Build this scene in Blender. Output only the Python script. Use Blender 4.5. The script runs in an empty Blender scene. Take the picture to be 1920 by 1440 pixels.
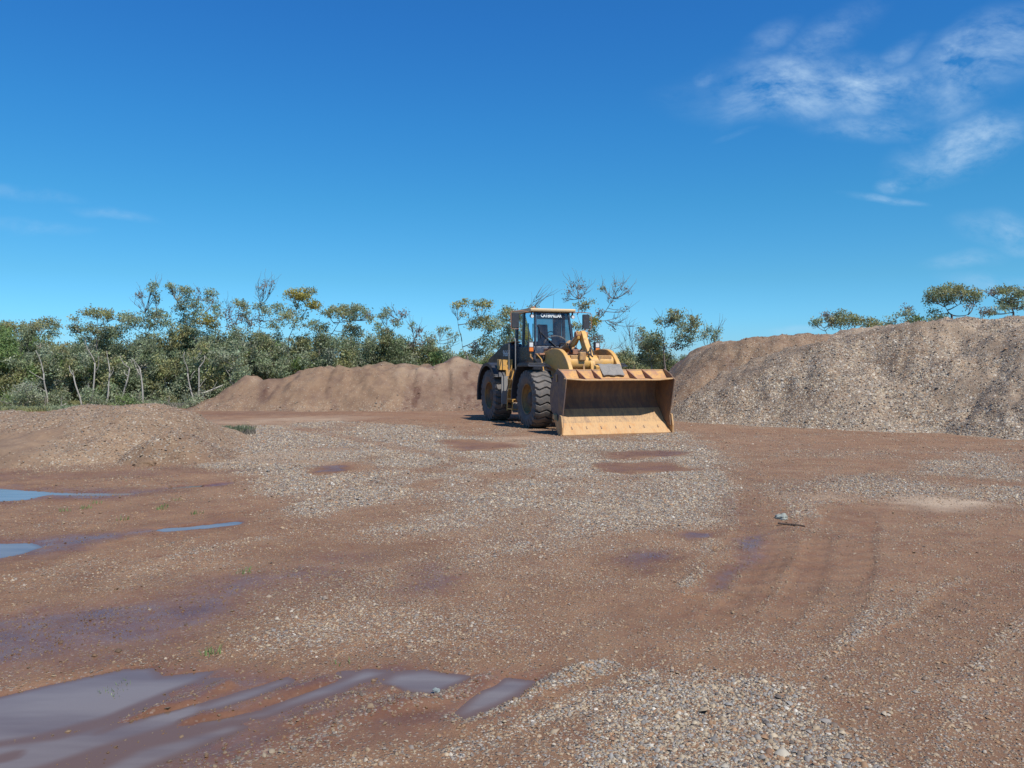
import bpy, bmesh, math, random
import numpy as np
from mathutils import Vector, Matrix
random.seed(7)
RNG = np.random.default_rng(11)
R = math.radians
scene = bpy.context.scene

# ------------------------------------------------------------------ camera
F_PX, HX, HY, CAM_H = 1553.0, 960.0, 690.0, 1.66       # focal length in photo pixels, horizon row, eye height
cam_d = bpy.data.cameras.new('camera'); cam = bpy.data.objects.new('camera', cam_d)
scene.collection.objects.link(cam)
cam.location = (0, 0, CAM_H); cam.rotation_euler = (R(90), 0, 0)
cam_d.sensor_width = 36; cam_d.lens = 36 * F_PX / 1920
cam_d.shift_y = -(720 - HY) / 1920
cam_d.clip_start = 0.1; cam_d.clip_end = 5000
scene.camera = cam

# ------------------------------------------------------------------ sun and sky
SUN_AZ, SUN_EL = 36.0, 53.0      # degrees to the right of "behind the camera", elevation
sx, sy, sz = (math.sin(R(SUN_AZ)) * math.cos(R(SUN_EL)), -math.cos(R(SUN_AZ)) * math.cos(R(SUN_EL)), math.sin(R(SUN_EL)))
sun_d = bpy.data.lights.new('sun', 'SUN'); sun = bpy.data.objects.new('sun', sun_d)
scene.collection.objects.link(sun)
sun_d.energy = 4.2; sun_d.angle = R(0.5); sun_d.color = (1.0, 0.955, 0.89)
sun.rotation_euler = Vector((sx, sy, sz)).to_track_quat('Z', 'Y').to_euler()
sun.location = (10, -10, 20)

world = bpy.data.worlds.new('World'); scene.world = world; world.use_nodes = True
wt = world.node_tree; wt.nodes.clear()
def N(t, kind, **kw):
    n = t.nodes.new(kind)
    for k, v in kw.items():
        if k.startswith('i_'):
            n.inputs[k[2:].replace('_', ' ')].default_value = v
        elif k.startswith('n_'):
            n.inputs[int(k[2:])].default_value = v
        else: setattr(n, k, v)
    return n
def L(t, a, b): t.links.new(a, b)
def out(n, k=0): return n.outputs[k]
def math_n(t, op, a, b=None, c=None, clamp=False):
    n = t.nodes.new('ShaderNodeMath'); n.operation = op; n.use_clamp = clamp
    for i, v in enumerate((a, b, c)):
        if v is None: continue
        if isinstance(v, (int, float)): n.inputs[i].default_value = v
        else: L(t, v, n.inputs[i])
    return n.outputs[0]
def mix_col(t, fac, a, b, blend='MIX'):
    n = t.nodes.new('ShaderNodeMix'); n.data_type = 'RGBA'; n.blend_type = blend
    for s, v in ((n.inputs[0], fac), (n.inputs[6], a), (n.inputs[7], b)):
        if isinstance(v, (int, float)): s.default_value = v
        elif isinstance(v, (tuple, list)): s.default_value = tuple(v) + ((1,) if len(v) == 3 else ())
        else: L(t, v, s)
    return n.outputs[2]
def map_r(t, v, a, b, c=0.0, d=1.0, smooth=False):
    n = t.nodes.new('ShaderNodeMapRange'); n.clamp = True
    if smooth: n.interpolation_type = 'SMOOTHSTEP'
    L(t, v, n.inputs[0])
    for i, q in zip((1, 2, 3, 4), (a, b, c, d)): n.inputs[i].default_value = q
    return n.outputs[0]

sky = N(wt, 'ShaderNodeTexSky', sky_type='NISHITA', sun_disc=False)
sky.sun_elevation = R(SUN_EL); sky.sun_rotation = math.atan2(sx, sy)
sky.air_density = 1.0; sky.dust_density = 0.25; sky.ozone_density = 2.2; sky.altitude = 60
geo = N(wt, 'ShaderNodeTexCoord')
sep = N(wt, 'ShaderNodeSeparateXYZ'); L(wt, geo.outputs['Generated'], sep.inputs[0])
yy = math_n(wt, 'MAXIMUM', sep.outputs[1], 0.02)
u = math_n(wt, 'DIVIDE', sep.outputs[0], yy); v = math_n(wt, 'DIVIDE', sep.outputs[2], yy)
uv = N(wt, 'ShaderNodeCombineXYZ'); L(wt, u, uv.inputs[0]); L(wt, v, uv.inputs[1])
# wispy cirrus: patches (azimuth slope, elevation slope) at infinity
wn = N(wt, 'ShaderNodeTexNoise', i_Scale=4.0, i_Detail=3.0); L(wt, uv.outputs[0], wn.inputs['Vector'])
wsub = N(wt, 'ShaderNodeVectorMath', operation='SUBTRACT'); L(wt, wn.outputs['Color'], wsub.inputs[0]); wsub.inputs[1].default_value = (.5, .5, .5)
wsc = N(wt, 'ShaderNodeVectorMath', operation='SCALE'); L(wt, wsub.outputs[0], wsc.inputs[0]); wsc.inputs['Scale'].default_value = 0.09
wadd = N(wt, 'ShaderNodeVectorMath', operation='ADD'); L(wt, uv.outputs[0], wadd.inputs[0]); L(wt, wsc.outputs[0], wadd.inputs[1])
CL = [(1530,168,200,52,3,1.0),(1680,152,200,32,2,1.0),(1440,180,110,44,10,.9),(1830,130,130,58,28,1.0),(1312,147,22,13,-10,.6),(1540,72,120,32,35,.42),(1430,75,60,22,30,.3),
      (1700,95,50,18,30,.5),(1650,235,110,22,5,.62),(1810,272,110,40,18,1.0),(1900,60,70,30,30,.5),(1668,343,30,12,15,.85),(1648,372,62,7,-4,.95),
      (1870,418,70,24,0,.7),(1800,480,60,14,14,.5),(1880,520,90,16,0,.5),(1905,445,50,12,0,.5),(30,362,90,9,-4,.34),(215,400,70,10,-7,.36),(50,418,90,10,-8,.3),
      (1370,200,50,26,50,.5),(1500,620,50,9,0,.5),(1370,268,30,6,10,.25)]
tot = None
for (px, py, rx, ry, rot, a) in CL:
    m = N(wt, 'ShaderNodeMapping', vector_type='TEXTURE'); L(wt, wadd.outputs[0], m.inputs[0])
    m.inputs['Location'].default_value = ((px - HX) / F_PX, (HY - py) / F_PX, 0)
    m.inputs['Rotation'].default_value = (0, 0, R(rot))
    m.inputs['Scale'].default_value = (rx / F_PX * 1.7, ry / F_PX * 1.75, 1)
    ln = N(wt, 'ShaderNodeVectorMath', operation='LENGTH'); L(wt, m.outputs[0], ln.inputs[0])
    g = map_r(wt, ln.outputs['Value'], 1.0, 0.1, 0.0, a, smooth=True)
    tot = g if tot is None else math_n(wt, 'MAXIMUM', tot, g)
m2 = N(wt, 'ShaderNodeMapping'); L(wt, wadd.outputs[0], m2.inputs[0])
m2.inputs['Rotation'].default_value = (0, 0, R(-28)); m2.inputs['Scale'].default_value = (6.5, 13, 1)
n2 = N(wt, 'ShaderNodeTexNoise', i_Scale=2.3, i_Detail=12.0, i_Roughness=0.66); L(wt, m2.outputs[0], n2.inputs['Vector'])
nn = map_r(wt, n2.outputs['Fac'], 0.34, 0.68)
cf = math_n(wt, 'MULTIPLY', tot, nn)
n3 = N(wt, 'ShaderNodeTexNoise', i_Scale=11.0, i_Detail=4.0); L(wt, wadd.outputs[0], n3.inputs['Vector'])
cf = math_n(wt, 'MULTIPLY', cf, map_r(wt, n3.outputs['Fac'], 0.3, 0.6, 0.35, 1.0))
cf = math_n(wt, 'MULTIPLY', cf, 0.85)
hs = N(wt, 'ShaderNodeHueSaturation', i_Saturation=1.18, i_Value=1.0); L(wt, sky.outputs[0], hs.inputs['Color'])
tr_ = N(wt, 'ShaderNodeValToRGB')
TINT = [(0.0, (.42, .72, 1.30)), (.03, (.35, .73, 1.22)), (.058, (.32, .74, 1.15)), (.104, (.305, .72, .97)), (.193, (.27, .77, .99)), (.279, (.256, .79, 1.08)), (.385, (.25, .77, 1.16)), (1.0, (.25, .77, 1.16))]
while len(tr_.color_ramp.elements) < len(TINT): tr_.color_ramp.elements.new(.5)
for e, (p_, k_) in zip(tr_.color_ramp.elements, TINT): e.position = p_; e.color = k_ + (1,)
L(wt, math_n(wt, 'MAXIMUM', sep.outputs[2], 0.0), tr_.inputs[0])
tint = mix_col(wt, 1.0, hs.outputs[0], tr_.outputs[0], 'MULTIPLY')
skyc = mix_col(wt, cf, tint, (4.3, 5.9, 7.6))
bg = N(wt, 'ShaderNodeBackground', i_Strength=0.10); L(wt, skyc, bg.inputs[0])
wo = N(wt, 'ShaderNodeOutputWorld'); L(wt, bg.outputs[0], wo.inputs[0])

scene.view_settings.view_transform = 'Standard'; scene.view_settings.look = 'None'
scene.view_settings.gamma = 1; scene.view_settings.exposure = 0.30
scene.render.engine = 'CYCLES'

# ------------------------------------------------------------------ helpers
def P(px, py, Y): return Vector(((px - HX) / F_PX * Y, Y, CAM_H - (py - HY) / F_PX * Y))
def G(px, py):
    Y = CAM_H * F_PX / (py - HY); return ((px - HX) / F_PX * Y, Y)
def tag(o, label=None, cat=None, group=None, kind=None):
    if label: o['label'] = label
    if cat: o['category'] = cat
    if group: o['group'] = group
    if kind: o['kind'] = kind
    return o
def link(name, me, m=None, parent=None, smooth=False):
    o = bpy.data.objects.new(name, me); scene.collection.objects.link(o)
    if m: me.materials.append(m)
    if parent is not None: o.parent = parent
    if smooth: me.polygons.foreach_set('use_smooth', [True] * len(me.polygons))
    return o
def np_mesh(name, verts, faces, nside=4, cols=None, attrs=None):
    me = bpy.data.meshes.new(name)
    verts = np.asarray(verts, np.float32); faces = np.asarray(faces, np.int32)
    me.vertices.add(len(verts)); me.vertices.foreach_set('co', verts.ravel())
    me.loops.add(faces.size); me.loops.foreach_set('vertex_index', faces.ravel())
    nf = faces.size // nside
    me.polygons.add(nf)
    me.polygons.foreach_set('loop_start', np.arange(nf, dtype=np.int32) * nside)
    me.polygons.foreach_set('loop_total', np.full(nf, nside, np.int32))
    if cols is not None:
        a = me.attributes.new('col', 'FLOAT_COLOR', 'POINT')
        c = np.ones((len(verts), 4), np.float32); c[:, :3] = cols
        a.data.foreach_set('color', c.ravel())
    for k, val in (attrs or {}).items():
        a = me.attributes.new(k, 'FLOAT', 'POINT'); a.data.foreach_set('value', np.asarray(val, np.float32))
    me.update(calc_edges=True); me.validate()
    return me

class MB:
    def __init__(s): s.v = []; s.f = []
    def add(s, vs, fs):
        b = len(s.v); s.v += [tuple(q) for q in vs]; s.f += [tuple(b + i for i in f) for f in fs]; return s
    def box(s, x0, x1, y0, y1, z0, z1, M=None):
        vs = [Vector((x, y, z)) for x in (x0, x1) for y in (y0, y1) for z in (z0, z1)]
        if M is not None: vs = [M @ q for q in vs]
        return s.add(vs, [(0, 1, 3, 2), (4, 6, 7, 5), (0, 4, 5, 1), (2, 3, 7, 6), (0, 2, 6, 4), (1, 5, 7, 3)])
    def prism(s, prof, y0, y1, ax='y', prof2=None):      # profile in x,z swept along y
        n = len(prof); p2 = prof2 or prof
        f3 = {'y': lambda a, b, w: (a, w, b), 'x': lambda a, b, w: (w, a, b), 'z': lambda a, b, w: (a, b, w)}[ax]
        vs = [f3(a, b, y0) for a, b in prof] + [f3(a, b, y1) for a, b in p2]
        fs = [tuple(range(n)), tuple(range(2 * n - 1, n - 1, -1))]
        fs += [(i, n + i, n + (i + 1) % n, (i + 1) % n) for i in range(n)]
        return s.add(vs, fs)
    def cyl(s, p0, p1, r0, r1=None, seg=16, caps=True):
        p0, p1 = Vector(p0), Vector(p1); r1 = r0 if r1 is None else r1
        d = (p1 - p0).normalized(); a = d.orthogonal().normalized(); b = d.cross(a)
        vs = [p0 + (a * math.cos(t) + b * math.sin(t)) * r0 for t in [2 * math.pi * i / seg for i in range(seg)]]
        vs += [p1 + (a * math.cos(t) + b * math.sin(t)) * r1 for t in [2 * math.pi * i / seg for i in range(seg)]]
        fs = [(i, (i + 1) % seg, seg + (i + 1) % seg, seg + i) for i in range(seg)]
        if caps: fs += [tuple(range(seg))[::-1], tuple(range(seg, 2 * seg))]
        return s.add(vs, fs)
    def tube(s, pts, r, seg=8):
        pts = [Vector(p) for p in pts]; n = len(pts)
        rs = r if isinstance(r, (list, tuple)) else [r] * n
        up = None; vs = []
        for i, p in enumerate(pts):
            d = (pts[min(i + 1, n - 1)] - pts[max(i - 1, 0)]).normalized()
            if up is None: up = d.orthogonal().normalized()
            a = (up - d * up.dot(d));  a = a.normalized() if a.length > 1e-5 else d.orthogonal().normalized()
            up = a; b = d.cross(a)
            vs += [p + (a * math.cos(2 * math.pi * k / seg) + b * math.sin(2 * math.pi * k / seg)) * rs[i] for k in range(seg)]
        fs = [(i * seg + k, i * seg + (k + 1) % seg, (i + 1) * seg + (k + 1) % seg, (i + 1) * seg + k) for i in range(n - 1) for k in range(seg)]
        fs += [tuple(range(seg))[::-1], tuple(range((n - 1) * seg, n * seg))]
        return s.add(vs, fs)
    def lathe(s, prof, seg=48, cy=0.0):                  # profile (y, r) about the y axis
        n = len(prof)
        vs = [(r * math.cos(t), y, r * math.sin(t)) for t in [2 * math.pi * i / seg for i in range(seg)] for y, r in prof]
        fs = [(i * n + k, ((i + 1) % seg) * n + k, ((i + 1) % seg) * n + k + 1, i * n + k + 1) for i in range(seg) for k in range(n - 1)]
        return s.add(vs, fs)
    def build(s, name, m, parent=None, bevel=0, smooth=False, loc=None):
        me = bpy.data.meshes.new(name); me.from_pydata(s.v, [], s.f); me.update()
        bm = bmesh.new(); bm.from_mesh(me); bmesh.ops.recalc_face_normals(bm, faces=bm.faces); bm.to_mesh(me); bm.free()
        o = link(name, me, m, parent)
        if bevel:
            b = o.modifiers.new('bevel', 'BEVEL'); b.width = bevel; b.segments = 2; b.limit_method = 'ANGLE'; b.angle_limit = R(35)
        if smooth:
            me.polygons.foreach_set('use_smooth', [True] * len(me.polygons))
            me.set_sharp_from_angle(angle=R(38))
        if loc: o.location = loc
        return o
def rounded(prof, n=4, r=0.08):
    o = []
    for i, p in enumerate(prof):
        a, b, c = Vector(prof[i - 1]), Vector(p), Vector(prof[(i + 1) % len(prof)])
        d1, d2 = (a - b), (c - b); rr = min(r, d1.length * .45, d2.length * .45)
        p0, p2 = b + d1.normalized() * rr, b + d2.normalized() * rr
        for k in range(n + 1):
            t = k / n; q = p0 * (1 - t) ** 2 + b * 2 * t * (1 - t) + p2 * t * t; o.append(tuple(q))
    return o

# numpy noise ---------------------------------------------------------------
_T = np.random.default_rng(5).random((256, 256))
def vnoise(x, y, seed=0):
    x = np.asarray(x, float) + seed * 17.31; y = np.asarray(y, float) + seed * 9.73
    xi = np.floor(x).astype(int); yi = np.floor(y).astype(int); fx = x - xi; fy = y - yi
    fx = fx * fx * (3 - 2 * fx); fy = fy * fy * (3 - 2 * fy)
    a = _T[xi & 255, yi & 255]; b = _T[(xi + 1) & 255, yi & 255]; c = _T[xi & 255, (yi + 1) & 255]; d = _T[(xi + 1) & 255, (yi + 1) & 255]
    return (a * (1 - fx) + b * fx) * (1 - fy) + (c * (1 - fx) + d * fx) * fy
def fbm(x, y, s, o=4, seed=0, g=0.5):
    t = 0; a = 1; n = 0
    for k in range(o):
        t = t + a * vnoise(x * s, y * s, seed + k * 3); n += a; a *= g; s *= 2.03
    return t / n * 2 - 1
def sstep(a, b, t): t = np.clip((t - a) / (b - a), 0, 1); return t * t * (3 - 2 * t)
def seg_d(x, y, a, b):
    ax, ay = a; bx, by = b; dx, dy = bx - ax, by - ay
    t = np.clip(((x - ax) * dx + (y - ay) * dy) / (dx * dx + dy * dy + 1e-12), 0, 1)
    return np.hypot(x - ax - t * dx, y - ay - t * dy)
def poly_sd(x, y, pts):          # positive inside
    d = np.full(x.shape, 1e9); ins = np.zeros(x.shape, bool); n = len(pts)
    for i in range(n):
        a, b = pts[i], pts[(i + 1) % n]
        d = np.minimum(d, seg_d(x, y, a, b))
        c = ((a[1] > y) != (b[1] > y)) & (x < (b[0] - a[0]) * (y - a[1]) / ((b[1] - a[1]) if b[1] != a[1] else 1e-9) + a[0])
        ins ^= c
    return np.where(ins, d, -d)
def line_sd(x, y, pts, w):
    d = np.full(x.shape, 1e9)
    for a, b in zip(pts, pts[1:]): d = np.minimum(d, seg_d(x, y, a, b))
    return w - d

# ------------------------------------------------------------------ materials
MATS = {}
def new_mat(name):
    m = bpy.data.materials.new(name); m.use_nodes = True; t = m.node_tree; t.nodes.clear()
    o = t.nodes.new('ShaderNodeOutputMaterial'); b = t.nodes.new('ShaderNodeBsdfPrincipled'); L(t, b.outputs[0], o.inputs[0])
    return m, t, b, o
def noise(t, scale, detail=4, rough=.55, vec=None, dist=0):
    n = N(t, 'ShaderNodeTexNoise', i_Scale=scale, i_Detail=detail, i_Roughness=rough, i_Distortion=dist)
    if vec is not None: L(t, vec, n.inputs['Vector'])
    return n.outputs['Fac']
def objc(t): return N(t, 'ShaderNodeTexCoord').outputs['Object']
def bump(t, h, dist, strength=1.0, nrm=None):
    b = N(t, 'ShaderNodeBump', i_Strength=strength, i_Distance=dist); L(t, h, b.inputs['Height'])
    if nrm is not None: L(t, nrm, b.inputs['Normal'])
    return b.outputs[0]
def worn(name, base, worn_c, dirt_c, rough=.45, metal=0.0, amt=.5, scale=3.0, dirt_amt=.5, streak=False, bstr=.003):
    m, t, b, o = new_mat(name); c = objc(t)
    vec = c
    if streak:
        mp = N(t, 'ShaderNodeMapping'); L(t, c, mp.inputs[0]); mp.inputs['Scale'].default_value = (1.0, 2.6, .7); vec = mp.outputs[0]
    n1 = noise(t, scale, 6, .6, vec, .4); n2 = noise(t, scale * 4.3, 5, .65, vec); n3 = noise(t, scale * 22, 3, .6, c)
    col = mix_col(t, map_r(t, n1, .62 - amt * .3, .74 - amt * .2), base, worn_c)
    col = mix_col(t, math_n(t, 'MULTIPLY', map_r(t, n2, .62 - dirt_amt * .3, .8 - dirt_amt * .2), .8), col, dirt_c)
    col = mix_col(t, math_n(t, 'MULTIPLY', map_r(t, n3, .45, .75), .25), col, dirt_c)
    L(t, col, b.inputs['Base Color']); b.inputs['Metallic'].default_value = metal
    L(t, map_r(t, n2, .3, .8, rough - .08, min(1, rough + .3)), b.inputs['Roughness'])
    L(t, bump(t, n3, bstr, .6), b.inputs['Normal'])
    MATS[name] = m; return m
YEL = worn('yellow_paint', (.66, .36, .085), (.56, .33, .13), (.33, .21, .12), .5, amt=.45, dirt_amt=.35)
YELD = worn('dirty_yellow_steel', (.52, .29, .10), (.36, .17, .07), (.25, .16, .10), .6, amt=.55, dirt_amt=.6)
BKT = worn('bucket_steel', (.54, .325, .14), (.50, .25, .085), (.36, .24, .15), .55, amt=.45, dirt_amt=.4, streak=True)
BKI = worn('shaded_bucket_inner_steel', (.25, .14, .07), (.15, .09, .06), (.15, .11, .09), .6, amt=.7, dirt_amt=.55, streak=True)  # shade inside the bucket is put into these darker colours
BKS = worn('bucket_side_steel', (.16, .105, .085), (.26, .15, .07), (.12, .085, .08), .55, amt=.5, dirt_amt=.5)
GRD = worn('spill_guard_steel', (.60, .32, .09), (.42, .20, .09), (.32, .19, .13), .6, amt=.55, dirt_amt=.5)
RUST = worn('rusty_steel', (.36, .17, .09), (.25, .12, .08), (.42, .27, .18), .7, amt=.5, dirt_amt=.3)
BLK = worn('black_plastic', (.028, .030, .036), (.045, .045, .05), (.10, .085, .075), .42, amt=.3, dirt_amt=.25)
HOOD = worn('dark_hood_paint', (.022, .024, .032), (.035, .035, .042), (.12, .09, .075), .32, amt=.3, dirt_amt=.2)
CABM = worn('cab_dark_paint', (.03, .036, .05), (.04, .045, .06), (.10, .085, .075), .22, amt=.3, dirt_amt=.2)
ROOF = worn('cream_roof_paint', (.72, .52, .27), (.68, .50, .30), (.5, .38, .25), .5, amt=.4, dirt_amt=.2)
RUB = worn('tyre_rubber', (.095, .090, .086), (.15, .135, .12), (.20, .16, .13), .85, amt=.5, dirt_amt=.45, scale=2.4)
RIM = worn('rim_paint', (.34, .19, .055), (.20, .12, .06), (.17, .12, .09), .6, amt=.5, dirt_amt=.5)
HUB = worn('hub_metal', (.05, .042, .036), (.09, .065, .045), (.14, .10, .08), .6, amt=.5, dirt_amt=.5)
GREY = worn('grey_sheet_metal', (.24, .235, .22), (.20, .19, .18), (.30, .25, .20), .6, amt=.4, dirt_amt=.3)
MATR = worn('mat_rubber', (.235, .215, .185), (.17, .16, .145), (.34, .29, .24), .85, amt=.5, dirt_amt=.5, scale=9)
CHR = worn('cylinder_chrome', (.6, .58, .55), (.5, .5, .5), (.3, .25, .2), .25, .9, amt=.2, dirt_amt=.2)
HOSE = worn('hose_rubber', (.03, .028, .027), (.06, .05, .045), (.13, .10, .08), .7)
FAB = worn('seat_fabric', (.03, .032, .04), (.04, .04, .05), (.06, .055, .05), .9)
def flat(name, c, rough=.5, emit=0):
    m, t, b, o = new_mat(name); n = noise(t, 30, 4, .6, objc(t))
    L(t, mix_col(t, n, tuple(x * .82 for x in c), c), b.inputs['Base Color']); b.inputs['Roughness'].default_value = rough
    return m
WHT = flat('white_lettering', (.82, .84, .80), .5); RED = flat('red_stripe', (.45, .06, .05), .4)
ORG = flat('orange_lens', (.85, .22, .03), .25); CLR = flat('clear_lens', (.72, .70, .66), .15)
def glass_mat(name, tint, refl=1.0, dens=.35):
    m, t, b, o = new_mat(name)
    t.nodes.remove(b)
    tr = N(t, 'ShaderNodeBsdfTransparent'); tr.inputs[0].default_value = tint + (1,)
    gl = N(t, 'ShaderNodeBsdfGlossy', i_Roughness=.03); gl.inputs[0].default_value = (.9, .95, 1, 1)
    df = N(t, 'ShaderNodeBsdfDiffuse'); df.inputs[0].default_value = (.20, .18, .16, 1)
    fr = N(t, 'ShaderNodeFresnel', i_IOR=1.5)
    mx = N(t, 'ShaderNodeMixShader'); L(t, math_n(t, 'MULTIPLY', fr.outputs[0], refl, clamp=True), mx.inputs[0]); L(t, tr.outputs[0], mx.inputs[1]); L(t, gl.outputs[0], mx.inputs[2])
    m2 = N(t, 'ShaderNodeMixShader'); L(t, map_r(t, noise(t, 5, 5, .6, objc(t)), .4, .8, dens * .25, dens), m2.inputs[0]); L(t, mx.outputs[0], m2.inputs[1]); L(t, df.outputs[0], m2.inputs[2])
    L(t, m2.outputs[0], o.inputs[0]); return m
GLS = glass_mat('tinted_glass', (.50, .62, .66), 1.3, .22)
ARCM = glass_mat('windscreen_pale_film', (.75, .8, .8), .5, 1.0)

def ground_mat(name, soil_a, soil_b, soil_c, cell=42.0):
    m, t, b, o = new_mat(name); c = objc(t)
    at = lambda k: N(t, 'ShaderNodeAttribute', attribute_name=k).outputs['Fac']
    gr, wet, sand, grs = at('gravel'), at('wet'), at('sand'), at('grass')
    big = noise(t, .55, 5, .6, c); mid = noise(t, 3.1, 6, .65, c, .3); fine = noise(t, 60, 4, .7, c); vf = noise(t, 240, 3, .7, c)
    soil = mix_col(t, map_r(t, big, .35, .65), soil_a, soil_b)
    soil = mix_col(t, map_r(t, mid, .45, .72), soil, soil_c)
    soil = mix_col(t, math_n(t, 'MULTIPLY', map_r(t, fine, .35, .75), .45), soil, tuple(x * .55 for x in soil_a))
    soil = mix_col(t, math_n(t, 'MULTIPLY', sand, .9), soil, (.60, .45, .30))
    soil = mix_col(t, grs, soil, mix_col(t, mid, (.10, .115, .045), (.22, .17, .09)))
    def stones(sc, prev, seed_off, bias):
        vo = N(t, 'ShaderNodeTexVoronoi', i_Scale=sc, i_Randomness=1.0); 
        mp = N(t, 'ShaderNodeMapping'); L(t, c, mp.inputs[0]); mp.inputs['Location'].default_value = (seed_off, seed_off * .7, 0); L(t, mp.outputs[0], vo.inputs['Vector'])
        sp = N(t, 'ShaderNodeSeparateColor'); L(t, vo.outputs['Color'], sp.inputs[0])
        cr = N(t, 'ShaderNodeValToRGB'); cr.color_ramp.interpolation = 'CONSTANT'
        els = [(0, (.46, .36, .235)), (.2, (.30, .255, .20)), (.38, (.53, .44, .31)), (.54, (.19, .15, .115)), (.62, (.38, .25, .15)), (.76, (.36, .31, .25)), (.9, (.62, .54, .42))]
        while len(cr.color_ramp.elements) < len(els): cr.color_ramp.elements.new(.5)
        for e, (p, k) in zip(cr.color_ramp.elements, els): e.position = p; e.color = k + (1,)
        L(t, sp.outputs[0], cr.inputs[0])
        pres = math_n(t, 'LESS_THAN', sp.outputs[1], math_n(t, 'ADD', gr, bias))
        shape = map_r(t, vo.outputs['Distance'], .62, .42)
        f = math_n(t, 'MULTIPLY', pres, shape)
        edge = map_r(t, vo.outputs['Distance'], .5, .1)
        return mix_col(t, math_n(t, 'MULTIPLY', f, map_r(t, gr, .1, .7, .38, 1.0)), prev, cr.outputs[0]), math_n(t, 'MULTIPLY', pres, edge)
    col, h1 = stones(cell, soil, 0, .06)
    col, h2 = stones(cell * .52, col, 3.3, -.42)
    col = mix_col(t, map_r(t, noise(t, 1.3, 6, .68, c, .6), .38, .68, 0.0, .6), col, mix_col(t, 1.0, col, (.62, .60, .62), 'MULTIPLY'))
    col = mix_col(t, math_n(t, 'MULTIPLY', wet, .95), col, mix_col(t, 1.0, col, (.54, .465, .465), 'MULTIPLY'))
    L(t, col, b.inputs['Base Color'])
    rn = map_r(t, noise(t, 6, 5, .6, c), .35, .65, -.12, .12)
    ro = math_n(t, 'ADD', map_r(t, wet, .15, .9, .92, .27), rn, clamp=True)
    L(t, ro, b.inputs['Roughness'])
    b.inputs['Specular IOR Level'].default_value = .4
    hh = math_n(t, 'ADD', math_n(t, 'MULTIPLY', h1, .012), math_n(t, 'MULTIPLY', h2, .02))
    hh = math_n(t, 'ADD', hh, math_n(t, 'MULTIPLY', fine, .010)); hh = math_n(t, 'ADD', hh, math_n(t, 'MULTIPLY', vf, .004))
    hh = math_n(t, 'MULTIPLY', hh, map_r(t, wet, .2, .8, 1.0, .10))
    L(t, bump(t, hh, 1.0, 1.0), b.inputs['Normal'])
    return m
SOIL_A, SOIL_B, SOIL_C = (.295, .155, .080), (.352, .202, .110), (.245, .115, .062)
GM = ground_mat('gravelly_red_soil', SOIL_A, SOIL_B, SOIL_C, 58.0)
PM = ground_mat('stockpile_gravel', (.26, .18, .115), (.30, .215, .14), (.20, .13, .085), 24.0)
BM = ground_mat('berm_soil', (.262, .165, .098), (.31, .20, .118), (.205, .122, .075), 26.0)
def attr_mat(name, rough=.8, transl=0):
    m, t, b, o = new_mat(name); a = N(t, 'ShaderNodeAttribute', attribute_name='col')
    n = noise(t, 55, 3, .6, objc(t))
    col = mix_col(t, n, a.outputs['Color'], mix_col(t, 1.0, a.outputs['Color'], (.72, .72, .72), 'MULTIPLY'))
    if transl:
        t.nodes.remove(b); d = N(t, 'ShaderNodeBsdfDiffuse'); s = N(t, 'ShaderNodeBsdfTranslucent'); g = N(t, 'ShaderNodeBsdfGlossy', i_Roughness=.42)
        L(t, a.outputs['Color'], d.inputs[0]); L(t, a.outputs['Color'], s.inputs[0]); g.inputs[0].default_value = (1, 1, 1, 1)
        m1 = N(t, 'ShaderNodeMixShader', n_0=transl); L(t, d.outputs[0], m1.inputs[1]); L(t, s.outputs[0], m1.inputs[2])
        m2 = N(t, 'ShaderNodeMixShader', n_0=.015); L(t, m1.outputs[0], m2.inputs[1]); L(t, g.outputs[0], m2.inputs[2]); L(t, m2.outputs[0], o.inputs[0])
    else:
        L(t, col, b.inputs['Base Color']); b.inputs['Roughness'].default_value = rough; b.inputs['Specular IOR Level'].default_value = .35
    return m
STONE = attr_mat('stone_chips', .75); LEAF = attr_mat('leaf_green', 1, .42); BARK = attr_mat('bark', .9)

wm, t, b, o = new_mat('muddy_water')
c = objc(t); n1 = noise(t, .9, 3, .5, c); n2 = noise(t, 7, 3, .5, c)
mp = N(t, 'ShaderNodeMapping'); L(t, c, mp.inputs[0]); mp.inputs['Rotation'].default_value = (0, 0, R(-52)); mp.inputs['Scale'].default_value = (.5, 3.2, 1)
st = noise(t, 1.6, 4, .5, mp.outputs[0])
dp = N(t, 'ShaderNodeAttribute', attribute_name='depth').outputs['Fac']
deep = mix_col(t, map_r(t, st, .38, .66), (.195, .160, .138), (.138, .104, .090))
L(t, mix_col(t, map_r(t, dp, .0, .022, smooth=True), (.135, .080, .052), deep), b.inputs['Base Color'])
b.inputs['Roughness'].default_value = .07; b.inputs['IOR'].default_value = 1.333
L(t, bump(t, n2, .0015, .35), b.inputs['Normal'])
WATER = wm

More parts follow.
